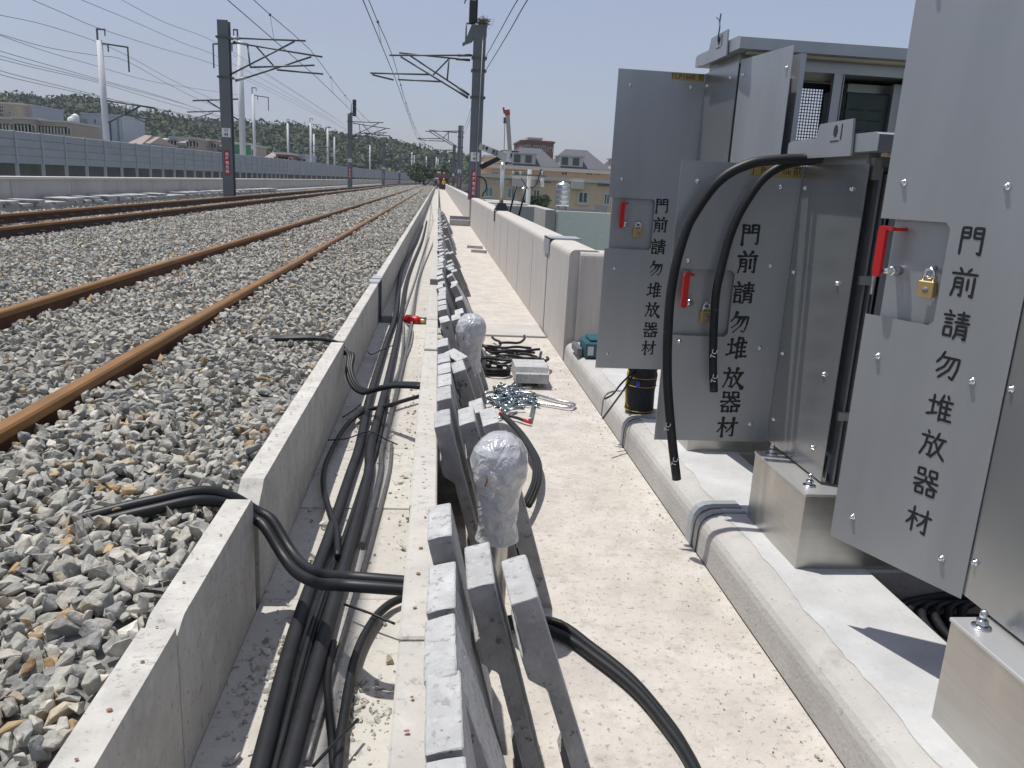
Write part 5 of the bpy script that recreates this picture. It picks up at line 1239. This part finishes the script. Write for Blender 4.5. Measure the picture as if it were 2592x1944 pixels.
bpart(ap, 'cornice', 'trim', (xl-.3, xr, YB-.5, YB+.5, zc+.002, zc+.55))
bpart(ap, 'upper_wall', 'beige', (W(890, 560, 127).x, xr, 127, 149, zc+.1, z2))
bpart(ap, 'eave', 'trim', (W(870, 510, 126).x, xr, 126, 149.5, z2+.002, z2+.55))
bpart(ap, 'penthouse', 'beige', (W(885, 460, 129).x, W(1070, 460, 129).x, 129, 140, z2+.5, W(900, 385, 129).z))
bpart(ap, 'parapet', 'trim', (W(875, 390, 129).x, W(1075, 460, 129).x, 128.6, 140.3, W(900, 400, 129).z+.25, W(900, 380, 129).z+.25))
zE = z2+.55
for (a, b_, r0, r1, ze, zr) in ((1120, 1665, 1330, 1560, 462, 350), (1590, 2160, 1810, 2040, 482, 367), (2180, 2700, 2380, 2560, 500, 385)):
    x0, x1 = W(a, ze, 126.5).x, W(b_, ze, 126.5).x; rt = W(r0, zr, 133).z
    mb = MB(); hip(mb, x0, x1, 126.3, 141, zE+.05, rt+.9, (x1-x0)*.30); rf = mb.build('roof', 'roof', ap)
    xm = W((r0+r1)/2-10, ze).x; dw = 5.3
    mb = MB(); mb.box(xm-dw*.75, xm-.3, 126.8, 131, zE+.3, zE+1.75); dm = mb.build('dormer', 'trim', rf)
    mb = MB(); mb.box(xm-dw*.8, xm-.05, 126.4, 131.2, zE+1.752, zE+1.95); mb.build('dormer_roof', 'metalclad', rf)
    for dx in (.33, .66): mb = MB(); mb.box(xm-dw+dx*dw-.1, xm-dw+dx*dw+.9, 126.72, 126.797, zE+.5, zE+1.6); mb.build('dormer_window', 'glass', rf)
# turret roof with a glittering lattice
mb = MB(); x0, x1 = W(1060, 330, 128).x, W(1250, 330, 128).x; hip(mb, x0, x1, 128, 138, zE+2.2, W(1100, 310, 133).z, (x1-x0)*.30); mb.build('roof', 'roof', ap)
mb = MB(); xa, xb_ = W(1065, 330, 127).x, W(1170, 330, 127).x; za, zb_ = W(1100, 430, 127).z, W(1100, 325, 127).z
for k in range(9):
    t_ = k/8; mb.bar((xa+(xb_-xa)*t_, 127, za), (xa+(xb_-xa)*min(1, t_+.4), 127, zb_), .18); mb.bar((xa+(xb_-xa)*t_, 127.1, za), (xa+(xb_-xa)*max(0, t_-.4), 127.1, zb_), .18)
mb.build('roof_lattice', 'white', ap)
for a, b_ in ((965, 1025), (1200, 1255), (1285, 1320), (1440, 1490), (1665, 1720), (1910, 1970), (2010, 2045)):
    p0, p1 = W(a, 580, 127), W(b_, 518, 127); window(ap, p0.x, p1.x, p0.z+.3, p1.z-.3, 127, 'tealglass' if a % 3 else 'glass', t=.18, sill=False)
for a, b_, c_, d_ in ((905, 972, 770, 695), (1128, 1200, 785, 705), (1385, 1440, 795, 720), (1838, 1920, 835, 745), (2092, 2140, 850, 760)):
    p0, p1 = W(a, c_), W(b_, d_); window(ap, p0.x, p1.x, p0.z, p1.z, YB, 'tealglass' if a in (1128, 905) else 'glass', t=.25)
for a, b_, c_, d_ in ((1170, 1400, 680, 610), (1762, 1892, 700, 640)):
    p0, p1 = W(a, c_, 124), W(b_, d_, 124); mb = MB(); mb.box(p0.x, p1.x, 124, 125-.003, p0.z, p1.z); o = mb.build('balcony', 'trim', ap); mb = MB(); mb.box(p0.x+4, p0.x+6, 123.96, 123.998, p0.z+1, p1.z-.4); mb.build('balcony_opening', 'glass', o)
for zx in (878, 945, 965, 1015, 1030, 1110, 1125, 1215, 1945, 2015, 2075, 1525, 1460):
    p0 = W(zx, 655); bpart(ap, 'wall_fin', 'trim', (p0.x-.12, p0.x+.12, YB-.12, YB-.003, p0.z, W(zx, 612).z))
# brick tower behind
YT = 230.0
T_ = lambda zx, zy: at(1000+zx*.2532, 300+zy*.2532, y=YT)
tw = empty('brick_tower', (T_(1420, 300).x, YT+5, -9), 'dark red brick tower block with grey rooftop tank house behind the apartments', 'building')
a, b_ = T_(1255, 380), T_(1588, 250)
bpart(tw, 'wall', 'brick', (a.x, b_.x, YT, YT+22, -9, b_.z))
bpart(tw, 'parapet', 'brick', (a.x-.3, b_.x+.3, YT-.4, YT+22, b_.z+.002, b_.z+.5))
p0, p1 = T_(1350, 240), T_(1478, 190); bpart(tw, 'tank_house', 'farconc', (p0.x+1.2, p1.x, YT+3, YT+12, b_.z+.5, p1.z-.6)); bpart(tw, 'roof_slab', 'farconc', (p0.x-.5, p1.x+.3, YT+2.5, YT+12.5, p1.z-.598, p1.z)); bpart(tw, 'stair_post', 'farconc', (p0.x, p0.x+.5, YT+3, YT+4, b_.z+.5, p1.z-.602))
for (x0, x1, z0, z1) in ((1265, 1300, 310, 280), (1310, 1345, 295, 272), (1270, 1380, 335, 318), (1395, 1440, 305, 280), (1470, 1500, 305, 280), (1400, 1500, 340, 322), (1530, 1570, 330, 300)):
    q0, q1 = T_(x0, z0), T_(x1, z1); window(tw, q0.x, q1.x, q0.z, q1.z, YT, 'glass', 'farconc', False, .2)
q0, q1 = T_(1527, 240), T_(1572, 215); mb = MB(); hip(mb, q0.x, q1.x, YT+2, YT+7, q0.z, q1.z, 2.0); mb.build('small_roof', 'cranered', tw); bpart(tw, 'small_house', 'trim', (q0.x+.6, q1.x-.6, YT+2.5, YT+6.5, b_.z+.5, q0.z-.002))
# crane behind the apartments
YC = 160.0
cr = empty('crane_boom', (at(1293, 420, y=YC).x, YC, -9), 'grey telescopic crane boom with red tip behind the apartments', 'crane')
t0, t1 = at(1296, 470, y=YC), at(1285, 292, y=YC); tip = at(1281, 283, y=YC)
mb = MB(); tm = t0.lerp(t1, .5); mb.bar((t0.x+.6, YC, -9), tm, 1.05); mb.bar(tm, t1, .75); mb.build('boom', 'crane', cr)
mb = MB(); mb.bar(t1, (t1.x-.2, YC, t1.z+1.0), .95); mb.bar((t1.x-.6, YC, t1.z+.3), (t1.x-.9, YC, t1.z+1.4), .35); mb.build('boom_head', 'cranered', cr)
mb = MB(); k0 = at(1278, 300, y=YC); k1 = at(1276, 378, y=YC); mb.cyl(k0, k1, .07, 5); mb.box(k0.x-.25, k0.x+.25, YC-.2, YC+.2, k0.z-.9, k0.z+.2); mb.build('hoist_rope', 'tube', cr)

# low roofs, tanks, pole and pale walls right outside the parapet
lw = empty('low_house', (6, 40, -9), 'house with a pale green wall and flat roof just outside the parapet', 'building')
a, b_ = at(1381, 532, y=33), at(1600, 640, y=33)
bpart(lw, 'wall', 'palegreen', (a.x+.45, 9.5, 33, 33.25, -9, a.z)); bpart(lw, 'corner_pier', 'farconc', (a.x, a.x+.43, 32.98, 40, -9, a.z+.02)); bpart(lw, 'downpipe', 'trim', (a.x+.47, a.x+.52, 32.93, 32.98, -9, a.z-.05)); bpart(lw, 'roof', 'farconc', (a.x+.43, 9.5, 33.25, 40, a.z-.9, a.z-.6))
wr = empty('white_roof_house', (5, 55, -9), 'house with bright white flat roof below the apartments', 'building')
q = at(1345, 575, y=44); q2 = at(1382, 545, y=44)
bpart(wr, 'roof', 'white', (q.x, 16, 41, 66, -1.35, -1.2)); bpart(wr, 'wall', 'trim', (q.x+.2, 15.8, 41.2, 65.8, -9, -1.352))
bpart(wr, 'dark_shed', 'glass', (at(1315, 540, y=60).x, at(1375, 540, y=60).x, 60, 62, -1.198, at(1345, 521, y=60).z)); bpart(wr, 'rooftop_wall', 'mast', (at(1344, 530, y=63).x, 13, 63, 63.3, -1.19, at(1400, 525, y=63).z))
bpart(wr, 'metal_gate', 'mast', (at(1506, 530, y=50).x, at(1536, 530, y=50).x, 50, 50.1, -1.19, at(1520, 519, y=50).z))
def tank(u0, u1, vt, vb, y, label):
    a, b_ = at(u0, vb, y=y), at(u1, vt, y=y); cx = (a.x+b_.x)/2; r = (b_.x-a.x)/2; z0, z1 = a.z, b_.z
    p = empty('water_tank', (cx, y, z0), label, 'water tank'); H_ = z1-z0; pr = [(r*.9, z0), (r, z0+H_*.04)]
    for k in range(4):
        c_ = z0+H_*(.06+.20*k); pr += [(r, c_), (r, c_+H_*.15), (r*1.015, c_+H_*.165), (r*1.015, c_+H_*.18), (r, c_+H_*.195)]
    pr += [(r*.96, z0+H_*.88), (r*.6, z0+H_*.95), (r*.22, z0+H_*.97), (r*.22, z1), (.02, z1)]
    mb = MB(); mb.lathe(pr, cx, y, 28); mb.build('tank_shell', 'tank', p)
    mb = MB()
    for k in range(4): a_ = k*1.571+.6; mb.cyl((cx+r*.8*math.cos(a_), y+r*.8*math.sin(a_), -1.2), (cx+r*.8*math.cos(a_), y+r*.8*math.sin(a_), z0+.02), .05, 6)
    mb.build('stand', 'mast', p); return p
tank(1405, 1444, 460, 521, 55, 'ribbed stainless water tank on a stand before the beige apartments')
tank(1317, 1333, 473, 510, 58, 'smaller stainless water tank half hidden by the concrete pole')
up = empty('utility_pole', (at(1340, 520, y=48).x, 48, -9), 'grey concrete utility pole with crossarm and looping cable', 'pole')
t0 = at(1341, 429, y=48); mb = MB(); mb.cyl((t0.x-.05, 48, -9), (t0.x, 48, t0.z), .19, 14, .125); mb.build('pole_shaft', 'farconc', up)
mb = MB(); c0, c1_ = at(1297, 441, y=47.8), at(1385, 446, y=47.8); mb.bar(c0, c1_, .09); mb.build('crossarm', 'mast', up)
for u in (1298, 1317, 1372): mb = MB(); q = at(u, 441, y=47.8); mb.lathe([(.05, q.z-.05), (.07, q.z+.02), (.05, q.z+.06), (.07, q.z+.1), (.03, q.z+.16)], q.x, q.y, 10); mb.build('insulator', 'trim', up)
mb = MB(); mb.tube(smooth_path([at(1370, 427, y=47.7), at(1364, 448, y=47.7), at(1358, 466, y=47.7), at(1348, 475, y=47.7), at(1342, 474, y=47.9)], 5), .03, 6); mb.tube(smooth_path([at(1319, 450, y=47.7), at(1327, 463, y=47.7), at(1338, 480, y=47.8)], 5), .022, 6); mb.build('looping_cable', 'black', up)
mb = MB(); q = at(1372, 462, y=47.7); mb.lathe([(.10, q.z-.25), (.12, q.z-.2), (.12, q.z+.2), (.06, q.z+.26)], q.x, q.y, 10); mb.build('cutout', 'trim', up)
# leaning dark rods behind the parapet
for i, (a, b_) in enumerate((((1290, 503), (1307, 470)), ((1314, 508), (1332, 473)))):
    P = [at(*a, y=24), at(*b_, y=24)]; P[0].z -= .5; mb = MB(); mb.tube(P, .028, 7); tag(mb.build('dark_rod', 'black', None, P[0][:]), ('dark rod slanting up by the sign post', 'dark rod slanting up beside the smaller water tank')[i], 'rod')
cable([at(1208, 446, y=26), at(1222, 450, y=26), at(1230, 462, y=26), at(1231, 478, y=26), at(1223, 491, y=26), at(1221, 497, y=26)], .025, 'black cable looping down beside the near right mast')

# kilometre sign clamped to the parapet
ys = 15.8; b0 = at(1268, 531, y=ys)
sg = empty('kilometre_sign', (1.25, ys, .945), 'kilometre sign reading 14 85 on a steel tube clamped to the parapet', 'sign')
tp = at(1273, 411, y=ys)
mb = MB(); mb.cyl((b0.x, ys, .95), (tp.x, ys, tp.z), .040, 16); mb.build('tube', 'stainlid', sg)
mb = MB(); mb.prism([(b0.x-.13, .95), (b0.x+.14, .95), (b0.x+.08, 1.09), (b0.x-.06, 1.09)], ys-.11, ys+.11, 'y'); mb.box(1.095, 1.108, ys-.07, ys+.07, .74, .96); mb.build('clamp', 'inside', sg)
ZS = lambda zx, zy: at(900+zx*.3013, zy*.3013, y=ys-.06)
def quad_plate(name, mt, pts_, th=.012):
    P = [ZS(*q_) for q_ in pts_]; mb = MB(); mb.hexa([p+Vector((0, th, 0)) for p in P]+P) if len(P) == 4 else mb.add([*P, *[p+Vector((0, th, 0)) for p in P]], [tuple(range(len(P))), tuple(range(2*len(P)-1, len(P)-1, -1))]+[(i, len(P)+i, len(P)+(i+1) % len(P), (i+1) % len(P)) for i in range(len(P))])
    return mb.build(name, mt, sg)
quad_plate('number_plate', 'signface', [(1032, 1252), (1046, 1203), (1215, 1270), (1272, 1290), (1266, 1355), (1222, 1350), (1215, 1328)])
P = [ZS(*q_) for q_ in ((1036, 1388), (1188, 1318), (1222, 1342), (1062, 1425))]; mb = MB(); mb.hexa([p+Vector((0, .03, 0)) for p in P]+[p-Vector((0, .03, 0)) for p in P]); mb.build('black_plate', 'blackboard', sg)
ang = math.atan2(ZS(1215, 1270).z-ZS(1046, 1203).z, ZS(1215, 1270).x-ZS(1046, 1203).x)
for txt, zx, zy in (('14', 1087, 1243), ('85', 1172, 1282)):
    o = link('writing', textmesh(txt, .125, 'ink', bold=.0012), sg); q = ZS(zx, zy); o.location = q-Vector((0, .012, 0))-world_loc(sg); o.rotation_euler = (0, -ang, 0)

# red-roofed site hut and people at the end of the line
YP = 150
hx = at(1118, 450, y=YP).x
ht = empty('site_hut', (hx, YP, -1), 'low hut with a red canopy beside the line far ahead', 'hut')
a, b_ = at(1100, 450, y=YP), at(1140, 441, y=YP)
bpart(ht, 'canopy', 'brick', (a.x, b_.x, YP, YP+4, a.z, b_.z+.05)); bpart(ht, 'post', 'mast', (a.x+.2, a.x+.32, YP+.1, YP+.22, -1, a.z)); bpart(ht, 'post', 'mast', (b_.x-.32, b_.x-.2, YP+.1, YP+.22, -1, a.z)); bpart(ht, 'back_wall', 'brick', (a.x+.4, b_.x-.1, YP+3, YP+3.2, -1, a.z)); bpart(ht, 'roof_boxes', 'white', (a.x+.4, a.x+1.1, YP+1, YP+2, b_.z+.051, b_.z+.4), (a.x+1.5, a.x+1.9, YP+1, YP+2, b_.z+.051, b_.z+.3))
def person(x, y, z, label, top, legs='cloth', sit=False, face=0):
    p = empty('person', (x, y, z), label, 'person', None, face)
    me = bpy.data.meshes.new('body'); k = .5 if sit else 1
    hp = .48 if sit else .92
    J = [(0, 0, hp), (0, 0, hp+.25), (0, 0, hp+.47), (0, 0, hp+.56), (0, 0, hp+.68), (0, -.01, hp+.80),
         (-.19, 0, hp+.45), (-.25, -.05, hp+.20), (-.20, -.22, hp+.06), (.19, 0, hp+.45), (.27, -.03, hp+.18), (.26, -.12, hp-.02),
         (-.10, 0, hp-.06), (-.13, -.38 if sit else 0, .46 if sit else .48), (-.13, -.40 if sit else .02, .07), (-.13, -.55 if sit else -.14, .04),
         (.10, 0, hp-.06), (.13, -.38 if sit else -.02, .46 if sit else .48), (.13, -.40 if sit else .02, .07), (.13, -.55 if sit else -.14, .04)]
    Ed = [(0, 1), (1, 2), (2, 3), (3, 4), (4, 5), (2, 6), (6, 7), (7, 8), (2, 9), (9, 10), (10, 11), (0, 12), (12, 13), (13, 14), (14, 15), (0, 16), (16, 17), (17, 18), (18, 19)]
    RdD = [.15, .135, .15, .055, .10, .085, .075, .05, .04, .075, .05, .04, .10, .075, .055, .045, .10, .075, .055, .045]
    me.from_pydata(J, Ed, []); me.materials.append(M[top]); o = link('body', me, p)
    sk = o.modifiers.new('skin', 'SKIN'); o.modifiers.new('sub', 'SUBSURF').levels = 1; o.modifiers['sub'].render_levels = 1
    for i, r in enumerate(RdD): me.skin_vertices[0].data[i].radius = (r, r*.8)
    me.skin_vertices[0].data[0].use_root = True
    # trousers and cap as clothing
    q = MB()
    for s_ in (-1, 1): q.tube([(s_*.10, 0, hp), (s_*.13, -.38 if sit else 0, .47), (s_*.13, -.40 if sit else .02, .10)], [.12, .095, .075], 8)
    q.build('trousers', legs, None).parent = p
    q = MB(); q.lathe([(.115, hp+.74), (.118, hp+.80), (.09, hp+.87), (.02, hp+.90)], 0, -.01, 12); q.build('helmet', 'white', None).parent = p
    q = MB(); q.lathe([(.085, hp+.60), (.098, hp+.66), (.098, hp+.74)], 0, -.02, 12); q.build('face', 'skin', None).parent = p
    return p
q = at(1123, 466, y=128); person(q.x, 128, .0, 'standing worker in yellow vest by the line far ahead', 'vest')
q = at(1108, 468, y=126); person(q.x, 126, .45, 'worker in pink shirt sitting by the trough far ahead', 'pink', 'cloth', True, .4)
q = at(1103, 470, y=124); person(q.x, 124, .45, 'worker in dark clothes crouched next to the pink shirted one', 'cloth', 'cloth', True, -.6)

# ---- left background town
def block(label, u0, u1, vt, y, mt, cat='building', name='building', wins=(), roof=None, depth=14, z0=-9, rows=None, wmat='glass', side=None):
    a, b_ = at(u0, vt, y=y), at(u1, vt, y=y); zt = (a.z+b_.z)/2-(roof or 0)
    p = empty(name, ((a.x+b_.x)/2, y+depth/2, z0), label, cat); bpart(p, 'wall', mt, (a.x, b_.x, y, y+depth, z0, zt))
    bpart(p, 'coping', 'trim' if mt != 'metalclad' else 'metalclad', (a.x-.15, b_.x+.15, y-.15, y+depth+.15, zt+.002, zt+.35))
    for (wu0, wu1, wv0, wv1) in wins:
        q0, q1 = at(wu0, wv1, y=y), at(wu1, wv0, y=y); window(p, q0.x, q1.x, q0.z, q1.z, y, wmat, 'trim', False, .1)
    if rows:
        n_, zlo, hgt, step, nr = rows
        for r_ in range(nr):
            for i in range(n_):
                wx = a.x+(b_.x-a.x)*(i+.5)/n_; zz = zt-zlo-step*r_; window(p, wx-.6, wx+.6, zz-hgt, zz, y, wmat, 'trim', False, .1)
    if roof: 
        mb = MB(); hip(mb, a.x-.4, b_.x+.4, y-.4, y+depth+.4, zt+.36, zt+roof, (b_.x-a.x)*.35); mb.build('roof', 'rooftile' if (int(u0) % 3) else 'farconc', p)
    return p
block('tall beige apartment block at the foot of the wooded hill', -60, 52, 262, 175, 'beige2', wins=[(22, 27, 282, 287), (34, 37, 282, 286), (0, 9, 268, 273), (0, 9, 277, 283), (0, 9, 287, 293)], rows=(8, 5.5, 1.2, 2.4, 2))
block('grey wing of the beige apartment block', 52, 80, 268, 178, 'metalclad', wins=[(55, 72, 270, 284)], rows=(3, 4, 1, 3, 1))
block('low beige row houses below the apartment block', -40, 172, 305, 160, 'beige2', rows=(26, .9, 1.1, 2.3, 2))
block('pale stepped beige house with rooftop rail', 30, 82, 301, 158, 'beige2', rows=(6, 1, 1.2, 2.4, 2))
ob = block('blue grey office building with dark blue glass panel', 205, 308, 292, 190, 'metalclad', wins=[(238, 243, 302, 312)])
a, b_ = at(262, 306, y=190), at(283, 352, y=190); bpart(ob, 'glass_panel', 'blueglass', (a.x, b_.x, 189.9, 189.99, b_.z-3, a.z)); a, b_ = at(205, 300, y=190), at(224, 352, y=190); bpart(ob, 'glass_panel', 'tealglass', (a.x, b_.x, 189.9, 189.99, b_.z-3, a.z))
for u in (286, 292, 298, 303): a = at(u, 300, y=190); bpart(ob, 'rib', 'tealglass' if u == 298 else 'metalclad', (a.x-.25, a.x+.25, 189.75, 189.99, -6, a.z))
block('small house with pale pointed roof above the barrier', 326, 352, 337, 150, 'beige2', roof=2.2, rows=(2, .6, .8, 2, 1))
block('small house with grey pitched roof beside the pointed one', 350, 374, 341, 152, 'metalclad', roof=1.8)
rs = random.Random(12)
for i, (u, wd) in enumerate(((362, 18), (384, 16), (404, 20), (428, 22), (452, 18), (476, 22), (500, 18), (522, 20), (545, 16), (566, 20), (588, 22))):
    wm_, rf_ = rs.choice([('beige2', 'beige'), ('trim', 'pale'), ('metalclad', 'grey')]), rs.choice([None, 1.2, 1.5])
    block('low '+wm_[1]+' row house with '+('pitched' if rf_ else 'flat')+' roof above the barrier', u, u+wd, 346+(u-362)*.055+rs.uniform(-2, 2), 170+rs.uniform(-4, 10), wm_[0], name='row_house', roof=rf_, rows=(3, .5, .8, 2, 1))['group'] = 'row houses above the barrier'
block('green tarpaulined site fence above the barrier', 575, 632, 366, 140, 'green', 'fence', 'site_fence', depth=1)
block('cream house with pale hipped roof above the barrier', 662, 698, 383, 150, 'beige', roof=2.0, rows=(4, .5, .8, 2, 1))
block('low brick sheds beside the cream house', 698, 735, 391, 152, 'brick', rows=(4, .5, .6, 2, 1))
block('grey shed roofs before the wooded hill', 735, 772, 395, 160, 'metalclad', rows=(3, .5, .6, 2, 1))
block('long low wall of houses behind the barrier', 372, 640, 362, 185, 'beige2', rows=(30, .6, .8, 2, 1))
for u, v in ((105, 300), (121, 296), (144, 291), (190, 290), (180, 297)):
    a = at(u, v, y=200); mb = MB(); mb.lathe([(.8, a.z-4), (.8, a.z-.2), (.5, a.z), (.05, a.z+.2)], a.x, a.y, 12); mb.cyl((a.x, a.y, -9), (a.x, a.y, a.z-4), .5, 8); tag(mb.build('rooftop_tank', 'white', None, (a.x, a.y, -9)), 'small white tank tower among the houses below the hill', 'tank', 'tank towers below the hill')

# ------------------------------------------------------------------ air
hz = MB(); hz.box(-1100, 700, -6, 760, -10.2, 62)
M['haze'] = bpy.data.materials.new('haze'); M['haze'].use_nodes = True; t = M['haze'].node_tree; t.nodes.remove(t.nodes['Principled BSDF'])
pv = t.nodes.new('ShaderNodeVolumePrincipled'); pv.inputs['Color'].default_value = (.80, .86, .95, 1); pv.inputs['Density'].default_value = .00028; pv.inputs['Anisotropy'].default_value = .2
t.links.new(pv.outputs[0], t.nodes['Material Output'].inputs['Volume'])
tag(hz.build('haze', 'haze'), kind='stuff')
